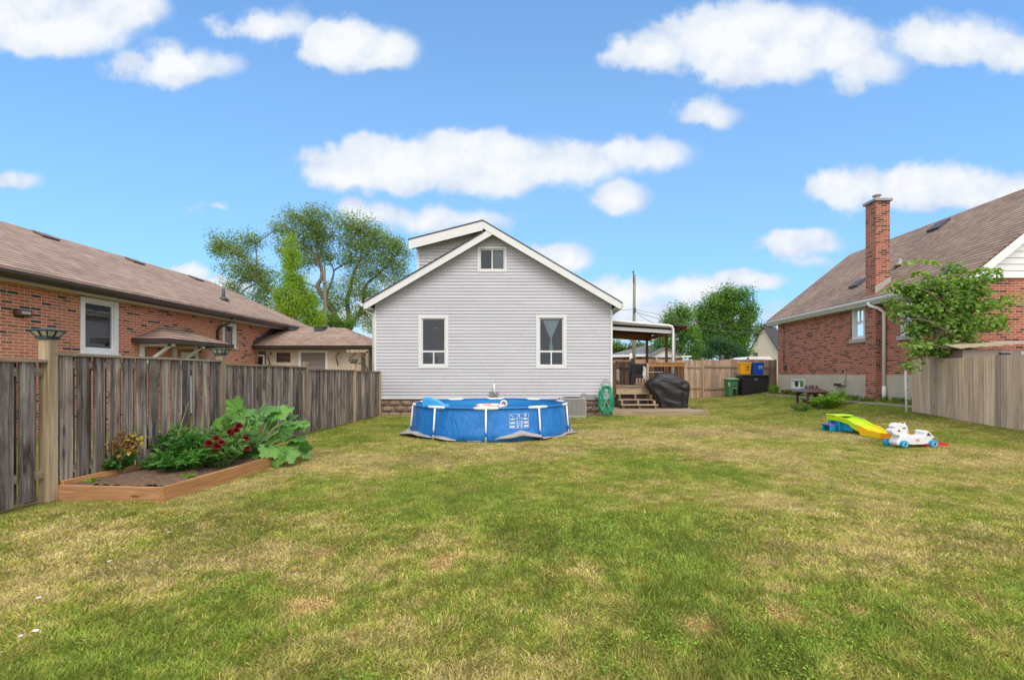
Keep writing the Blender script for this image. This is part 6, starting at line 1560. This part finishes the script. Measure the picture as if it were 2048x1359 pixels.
tree('maple_tree', 'tall airy maple with several bare grey limbs rising behind the garage roof', 36,
     [([(681, 760, 0), (679, 656, 0), (658, 609, 0), (636, 575, 0), (642.6, 557, 0), (643.7, 539, 0), (636, 508, 0), (632.5, 472, 0), (624, 452, 0)], .26, .035),
      ([(643, 545, 0), (634, 520, -.3), (609, 497, -.6), (590, 480, -.8)], .09, .03), ([(650, 595, 0), (655, 584, .3), (665, 557, .5), (667, 539, .6), (658, 521, .8), (650, 505, 1)], .11, .03),
      ([(667, 541, .5), (684, 530, .6), (699, 521, .8), (715, 505, 1)], .08, .022), ([(690, 760, .3), (690, 656, .3), (698.7, 638, .3), (694, 602, .3), (701, 575, .2), (707.7, 544, 0), (721, 517, 0), (723, 490, 0), (718, 465, 0)], .27, .035),
      ([(698, 700, 1), (701, 658, .6), (723, 616, .6), (732, 571, .6), (759, 546, .8), (786, 517, 1), (800, 500, 1)], .2, .035), ([(701, 645, .5), (728, 625, 0), (750, 610, -.4), (775, 590, -.6)], .13, .03),
      ([(600, 700, -1), (590, 650, -1), (568.5, 620, -1), (543.8, 584, -1), (519, 557, -1), (505.6, 535, -1), (485, 514.6, -1), (467, 501, -1), (450, 492, -1)], .2, .03), ([(519, 557, -1), (514.5, 539, -.8), (513, 508, -.6), (511, 488, -.5)], .08, .022),
      ([(636, 575, 0), (612, 565, -.5), (585, 556, -.8)], .07, .025), ([(694, 602, .3), (672, 596, .5), (650, 600, .8)], .07, .02), ([(640, 560, 0), (650, 530, .6), (640, 500, .8)], .06, .02)],
     [(447, 490, 28, 22, -1), (437, 496, 16, 12, -1), (500, 478, 34, 13, -.6), (482, 505, 24, 12, -.8), (480, 540, 34, 18, -1), (520, 545, 36, 22, -.8), (470, 575, 20, 16, -1), (535, 575, 26, 16, -.8), (505, 598, 34, 18, -.8), (545, 615, 26, 12),
      (575, 452, 30, 12), (600, 432, 32, 15), (640, 428, 28, 15), (625, 455, 40, 18), (600, 478, 40, 18), (655, 478, 28, 18, .6), (630, 505, 34, 16, .4), (575, 500, 26, 14, -.6), (606, 528, 28, 15), (658, 512, 24, 13, .7),
      (700, 448, 34, 17), (735, 455, 30, 16), (695, 478, 30, 16, .5), (735, 490, 34, 20), (775, 482, 30, 20, .5), (795, 500, 28, 24, .8), (760, 515, 34, 18, .5), (800, 535, 24, 20, .8), (700, 520, 34, 17, .3), (740, 545, 30, 14, .4), (780, 560, 22, 14, .5),
      (700, 560, 26, 14), (735, 585, 30, 16, .4), (670, 580, 24, 13), (660, 615, 24, 16), (640, 640, 24, 16), (730, 620, 26, 16), (745, 645, 22, 18), (710, 640, 14, 16), (625, 600, 22, 16), (690, 605, 16, 12)],
     clump=.60, per=80, dens=1.75, leaf=.15, mat='L_maple', width=.55, wind=(-.35, 0, -.1), twig=.016, flat=.85, depth=1.1, nlim=1)
tree('columnar_tree', 'bright yellow green upright tree standing in front of the airy maple', 30,
     [([(592, 760, 0), (592, 650, 0), (588, 580, 0), (582, 520, 0), (580, 480, 0)], .16, .02)],
     [(580, 484, 9, 12), (582, 505, 15, 14), (586, 528, 24, 16), (588, 552, 30, 18), (586, 580, 34, 20), (595, 606, 36, 22), (612, 630, 34, 24), (572, 615, 24, 22), (560, 590, 12, 14), (628, 645, 18, 16), (620, 600, 14, 12)],
     clump=.32, per=80, dens=1.35, leaf=.12, mat='L_bright', width=.6, flat=1.1, depth=.9)
tree('small_dark_tree', 'small dark green tree in front of the grey utility pole', 33, [([(662, 760, 0), (662, 650, 0), (660, 632, 0)], .12, .03)], [(655, 638, 24, 16), (678, 645, 18, 12), (700, 650, 10, 10)], clump=.35, per=80, dens=1.2, leaf=.13, mat='L_mid')
tree('broadleaf_tree', 'tallest rounded dense green tree beyond the cedar fence', 46,
     [([(1455, 770, 0), (1455, 690, 0), (1450, 650, 0), (1455, 610, 0), (1460, 590, 0)], .35, .08), ([(1455, 680, 0), (1430, 650, 0), (1410, 630, 0)], .2, .06), ([(1455, 670, 0), (1480, 640, 0), (1490, 620, 0)], .2, .06)],
     [(1455, 590, 26, 16), (1482, 590, 20, 14), (1428, 604, 24, 16), (1470, 615, 34, 20), (1495, 628, 18, 18), (1410, 625, 22, 18), (1440, 640, 34, 20), (1480, 655, 30, 20), (1405, 655, 24, 18), (1488, 672, 14, 18), (1425, 675, 30, 18), (1465, 690, 36, 18), (1482, 700, 14, 14), (1405, 700, 24, 16)],
     clump=.6, per=110, dens=1.5, leaf=.20, mat='L_mid', width=.65, flat=.9, depth=1.0)
tree('broadleaf_tree', 'lower spreading green tree just right of the deck roof', 42,
     [([(1362, 770, 0), (1362, 700, 0), (1360, 660, 0), (1358, 630, 0)], .25, .06), ([(1362, 690, 0), (1340, 670, 0)], .14, .05), ([(1362, 690, 0), (1385, 665, 0)], .14, .05)],
     [(1355, 622, 20, 13), (1338, 640, 18, 14), (1375, 635, 18, 14), (1355, 655, 30, 16), (1330, 680, 20, 16), (1375, 672, 26, 18), (1350, 698, 28, 16), (1390, 695, 24, 16), (1318, 690, 12, 12)],
     clump=.55, per=100, dens=1.35, leaf=.18, mat='L_mid', width=.65, flat=.9)
tree('dark_shrub_tree', 'dark bluish green tree low in front of the rounded trees', 38, [([(1440, 770, 0), (1440, 710, 0), (1438, 690, 0)], .15, .04)], [(1435, 688, 22, 16), (1455, 700, 24, 14), (1415, 706, 20, 10), (1474, 708, 16, 10), (1488, 709, 8, 8)], clump=.45, per=100, dens=1.6, leaf=.15, mat='L_blue')
for i, (px, py, rx, lab, mt) in enumerate(((1236, 705, 18, 'olive green distant tree just right of the grey house corner', 'L_olive'), (1272, 698, 22, 'olive distant tree behind the utility pole', 'L_olive'), (1229, 690, 9, 'narrow dark distant tree against the grey house corner', 'L_mid'), (1530, 660, 20, 'reddish green distant tree left of the brick house eave', 'L_olive'))):
    tree('distant_tree', lab, 60 if px < 1400 else 75, [([(px, 770, 0), (px, py, 0)], .2, .06)], [(px, py, rx, 13), (px + 6, py + 10, rx, 12), (px - 6, py + 8, rx * .8, 12)], clump=.8, per=110, dens=1.5, leaf=.26, mat=mt, group=None)
# shrubby sapling in front of the red brick house
Yt = 11.35
stx = 1921
limbs_v = [([(1921, 830, 0), (1921, 690, 0), (1920, 640, 0), (1912, 590, 0), (1905, 545, 0), (1903, 525, 0)], .032, .006), ([(1920, 660, 0), (1895, 620, -.2), (1865, 590, -.2), (1830, 570, -.2), (1800, 565, -.1)], .02, .005), ([(1921, 680, 0), (1890, 660, -.3), (1850, 640, -.3), (1815, 640, -.2), (1790, 650, -.2)], .02, .005),
           ([(1919, 630, 0), (1940, 600, .1), (1960, 575, .1), (1990, 560, .1)], .018, .004), ([(1921, 650, 0), (1950, 630, 0), (1985, 605, 0), (2025, 604, 0)], .016, .004), ([(1921, 670, 0), (1950, 655, 0), (1985, 640, 0), (2010, 650, 0)], .014, .004),
           ([(1905, 560, 0), (1880, 530, 0), (1840, 522, 0), (1808, 524, 0)], .01, .003), ([(1895, 620, -.2), (1870, 560, -.1), (1840, 545, -.1), (1826, 549, 0)], .01, .003), ([(1915, 600, 0), (1930, 560, 0), (1965, 537, 0), (1998, 540, 0)], .012, .003),
           ([(1905, 700, -.3), (1870, 690, -.4), (1835, 690, -.4), (1800, 688, -.3)], .014, .004)]
blv = [(1880, 568, 34, 14), (1850, 585, 34, 16), (1810, 580, 24, 12), (1915, 580, 30, 18), (1890, 605, 40, 18), (1845, 615, 36, 16), (1950, 590, 28, 14), (1930, 615, 30, 14), (1800, 622, 20, 12), (1870, 640, 38, 16), (1905, 660, 34, 16), (1838, 655, 30, 14), (1950, 645, 22, 12),
       (1880, 690, 30, 16), (1850, 702, 30, 12), (1905, 705, 20, 9), (1975, 555, 18, 7), (1905, 538, 14, 12), (1985, 650, 20, 8), (1965, 610, 16, 8), (1820, 730, 10, 12), (1835, 690, 20, 8), (1785, 600, 16, 8), (2010, 605, 18, 6), (2000, 640, 16, 7), (1940, 560, 24, 10), (1925, 640, 26, 22), (1925, 680, 20, 14), (1890, 585, 30, 14), (1860, 615, 34, 18)]
tv = tree('young_tree', 'leafy young tree growing in front of the red brick house above the right fence', Yt, limbs_v, blv, clump=.15, per=19, dens=1.3, leaf=.105, mat='L_vine', width=.8, twig=.004, flat=.8, depth=.8, dia=False)
lv = MB()
for pts, r0, r1 in limbs_v[3:]:
    P = catmull([(XY(p[0], Yt + p[2]), Yt + p[2], ZZ(p[1], Yt + p[2])) for p in pts], 9); P = np.array([list(p) for p in P][10:]); P = np.repeat(P, 2, 0) + rng.normal(0, .015, (2 * len(P), 3))
    D = rng.normal(0, .5, P.shape) + np.array([0, -.3, -.4]); leaves(lv, P, D, .10, .85, False, .5, np.clip(rng.normal(.85, .15, len(P)), 0, 1))
lv.build('shoot_leaves', M_['L_vine'], tv)

# ================================================================== far houses, poles, wires
bg_ = thing('grey_roofed_bungalow', 'distant bungalow with grey hip roof seen under the deck roof', 'house', (11, 42, 0)); Yh = 42
b = MB(); hx0, hx1 = XY(1228, Yh), XY(1350, Yh); hz = ZZ(708, Yh)
b.box(hx0 + .4, hx1, Yh + .3, Yh + 7, -.1, hz); b.build('wall', M_['brick_r'], bg_)
V = [(hx0 - 1.0, Yh - .6, hz - .15), (hx1, Yh, hz), (hx1, Yh + 8, hz), (hx0 - 1.0, Yh + 8, hz - .15), (XY(1292, Yh + 3), Yh + 3, ZZ(690, Yh + 3)), (XY(1330, Yh + 3), Yh + 3, ZZ(692, Yh + 3))]
b = MB(); b.add(V, [np.array([[0, 1, 5, 4], [2, 3, 4, 5]]), np.array([[1, 2, 5], [3, 0, 4]])]); b.build('roof', M_['sh_grey'], bg_)
b = MB(); b.beam((hx0 - 1.0, Yh - .65, hz - .2), (hx1, Yh - .05, hz - .05), .1, .22); b.build('fascia', M_['white'], bg_)
b = MB(); b.box(XY(1300, Yh - 2), XY(1362, Yh - 2), Yh - 2, Yh + 1, -.1, ZZ(715, Yh - 2)); b.build('porch_wall', M_['brick_r'], bg_)
b = MB(); b.prism([(XY(1298, Yh - 2.3), ZZ(714, 39.7)), (XY(1332, 39.7), ZZ(696, 39.7)), (XY(1366, 39.7), ZZ(714, 39.7))], 'y', 39.7, 42); b.build('gable', M_['white'], bg_)
b = MB(); b.beam((XY(1296, 39.6), 40.5, ZZ(713.5, 39.7)), (XY(1332, 39.6), 40.5, ZZ(694.6, 39.7)), 2.2, .08); b.beam((XY(1332, 39.6), 40.5, ZZ(694.6, 39.7)), (XY(1368, 39.6), 40.5, ZZ(713.5, 39.7)), 2.2, .08); b.build('gable_roof', M_['sh_grey'], bg_)
for (a, c_) in ((1311, 1319), (1320, 1328), (1340, 1344)):
    b = MB(); b.box(XY(a, 40), XY(c_, 40), 39.9, 39.99, ZZ(730, 40), ZZ(716.5, 40)); w = b.build('window', M_['white'], bg_); b = MB(); b.box(XY(a + 1, 40), XY(c_ - 1, 40), 39.86, 39.89, ZZ(729, 40), ZZ(717.5, 40)); b.build('pane', M_['darkgrey'], w)
cpn = thing('white_carport', 'flat white canopy roof beside the distant grey bungalow', 'carport', (XY(1372, 36), 36, 0))
b = MB(); b.box(XY(1364, 36), XY(1383, 36), 36, 38, ZZ(713.5, 36), ZZ(711, 36)); b.build('roof', M_['pvc'], cpn)
for px in (1366, 1375.5): b = MB(); b.box(XY(px, 36), XY(px + 1, 36), 36.02, 36.1, 0, ZZ(713.5, 36)); b.build('post', M_['pvc'], cpn)
bh = thing('beige_gabled_house', 'distant beige gabled house with dark roof left of the red brick corner', 'house', (XY(1497, 62), 62, 0))
ex = Vector((.707, -.707, 0)); ey = Vector((.707, .707, 0)); o0 = Vector((XY(1497, 62), 62, 0)); WB = 3.9
def bp(a, d, z): p = o0 + ex * a + ey * d; return (p.x, p.y, z)
ze_, za_ = ZZ(705, 62), ZZ(655, 61)
b = MB(); v = [bp(a, d, z) for d in (0, 8) for a, z in ((0, -.1), (WB, -.1), (WB, ze_), (WB / 2, za_), (0, ze_))]
b.add(v, [np.array([[0, 1, 2, 3, 4]]), np.array([[9, 8, 7, 6, 5]]), np.array([[0, 5, 6, 1], [1, 6, 7, 2], [0, 4, 9, 5]])]); b.build('wall', M_['beige'], bh)
b = MB(); b.add([bp(WB / 2, -.25, za_ + .12), bp(WB + .3, -.25, ze_ - .45), bp(WB + .3, 8.2, ze_ - .45), bp(WB / 2, 8.2, za_ + .12), bp(-.3, -.25, ze_ - .45), bp(-.3, 8.2, ze_ - .45)], np.array([[0, 1, 2, 3], [0, 3, 5, 4]])); o = b.build('roof', M_['sh_dark'], bh); md = o.modifiers.new('t', 'SOLIDIFY'); md.thickness = .12
b = MB(); b.add([bp(a, d, z) for z in (ZZ(712, 61.5), ZZ(705, 61.5)) for a, d in ((.65, -.06), (1.2, -.06), (1.2, -.01), (.65, -.01))], MB.BF); b.build('window', M_['darkgrey'], bh)
aw = thing('white_shelter', 'low white shelter roof showing above the cedar fence by the beige house', 'shelter', (XY(1520, 29), 29, 0)); Yw = 29
b = MB(); b.prism([(XY(1490, Yw), ZZ(718.5, Yw)), (XY(1503, Yw), ZZ(712.5, Yw)), (XY(1540, Yw), ZZ(712.5, Yw)), (XY(1546, Yw), ZZ(718.5, Yw))], 'y', Yw, Yw + 2.4); b.build('roof', M_['pvc'], aw)
for px in (1494, 1541): b = MB(); b.box(XY(px, Yw), XY(px + 2, Yw), Yw + .1, Yw + .2, .2, ZZ(718.5, Yw)); b.build('post', M_['pvc'], aw)
up = thing('utility_pole', 'tall wooden utility pole rising behind the deck roof', 'pole', (XY(1268, 35), 35, 0))
b = MB(); b.tube([(XY(1267.3, 35), 35, 0), (XY(1268.8, 35), 35, ZZ(549, 35))], [.15, .095], 10); b.build('pole', M_['pole'], up)
b = MB(); b.tube([(XY(1266.2, 35), 34.9, ZZ(566, 35)), (XY(1266, 35), 34.9, ZZ(543, 35))], .035, 6); b.tube([(XY(1266, 35), 34.9, ZZ(546, 35)), (XY(1266, 35), 34.9, ZZ(542, 35))], .06, 8); b.box(XY(1267, 35), XY(1271, 35), 34.8, 34.88, ZZ(624, 35), ZZ(616, 35)); b.build('insulator', M_['darkgrey'], up)
b = MB(); b.box(XY(1259, 34), XY(1264, 34), 33.9, 34.0, ZZ(722, 34), ZZ(706, 34)); tag(b.build('pole_sign', M_['pvc'], None), 'small white sign board at the foot of the right utility pole', 'sign')
up2 = thing('utility_pole', 'pale wooden utility pole standing in front of the maple limbs', 'pole', (XY(650, 31), 31, 0))
b = MB(); b.tube([(XY(654, 31), 31, 0), (XY(648.5, 31), 31, ZZ(538, 31))], [.16, .09], 10); b.build('pole', M_['pole'], up2)
b = MB(); b.box(XY(645, 31), XY(656, 31), 30.85, 30.95, ZZ(566, 31), ZZ(564, 31)); b.build('cross_arm', M_['metal_grey'], up2)
def wire(a, c_, sag, lab, r=.014):
    a, c_ = Vector(a), Vector(c_); pts = [a.lerp(c_, t) - Vector((0, 0, sag * 4 * t * (1 - t))) for t in np.linspace(0, 1, 22)]; b = MB(); b.tube(pts, r, 5)
    tag(b.build('overhead_wire', M_['wire'], None), lab, 'wire', 'overhead wires from the right utility pole')
P0 = PT(1268, 618, 35)
wire(P0, PT(1600, 668, 30), .2, 'upper overhead wire crossing in front of the rounded green trees', .012)
wire(PT(1268, 622, 35), PT(1600, 662, 34), .7, 'lower overhead wire crossing in front of the rounded green trees', .018)
wire(P0, PT(1150, 618, 33), .1, 'overhead wire running left from the pole behind the grey house')
wire(PT(1268, 618, 35), PT(1340, 650, 20), .3, 'thin drop wire slanting from the pole down to the deck roof')
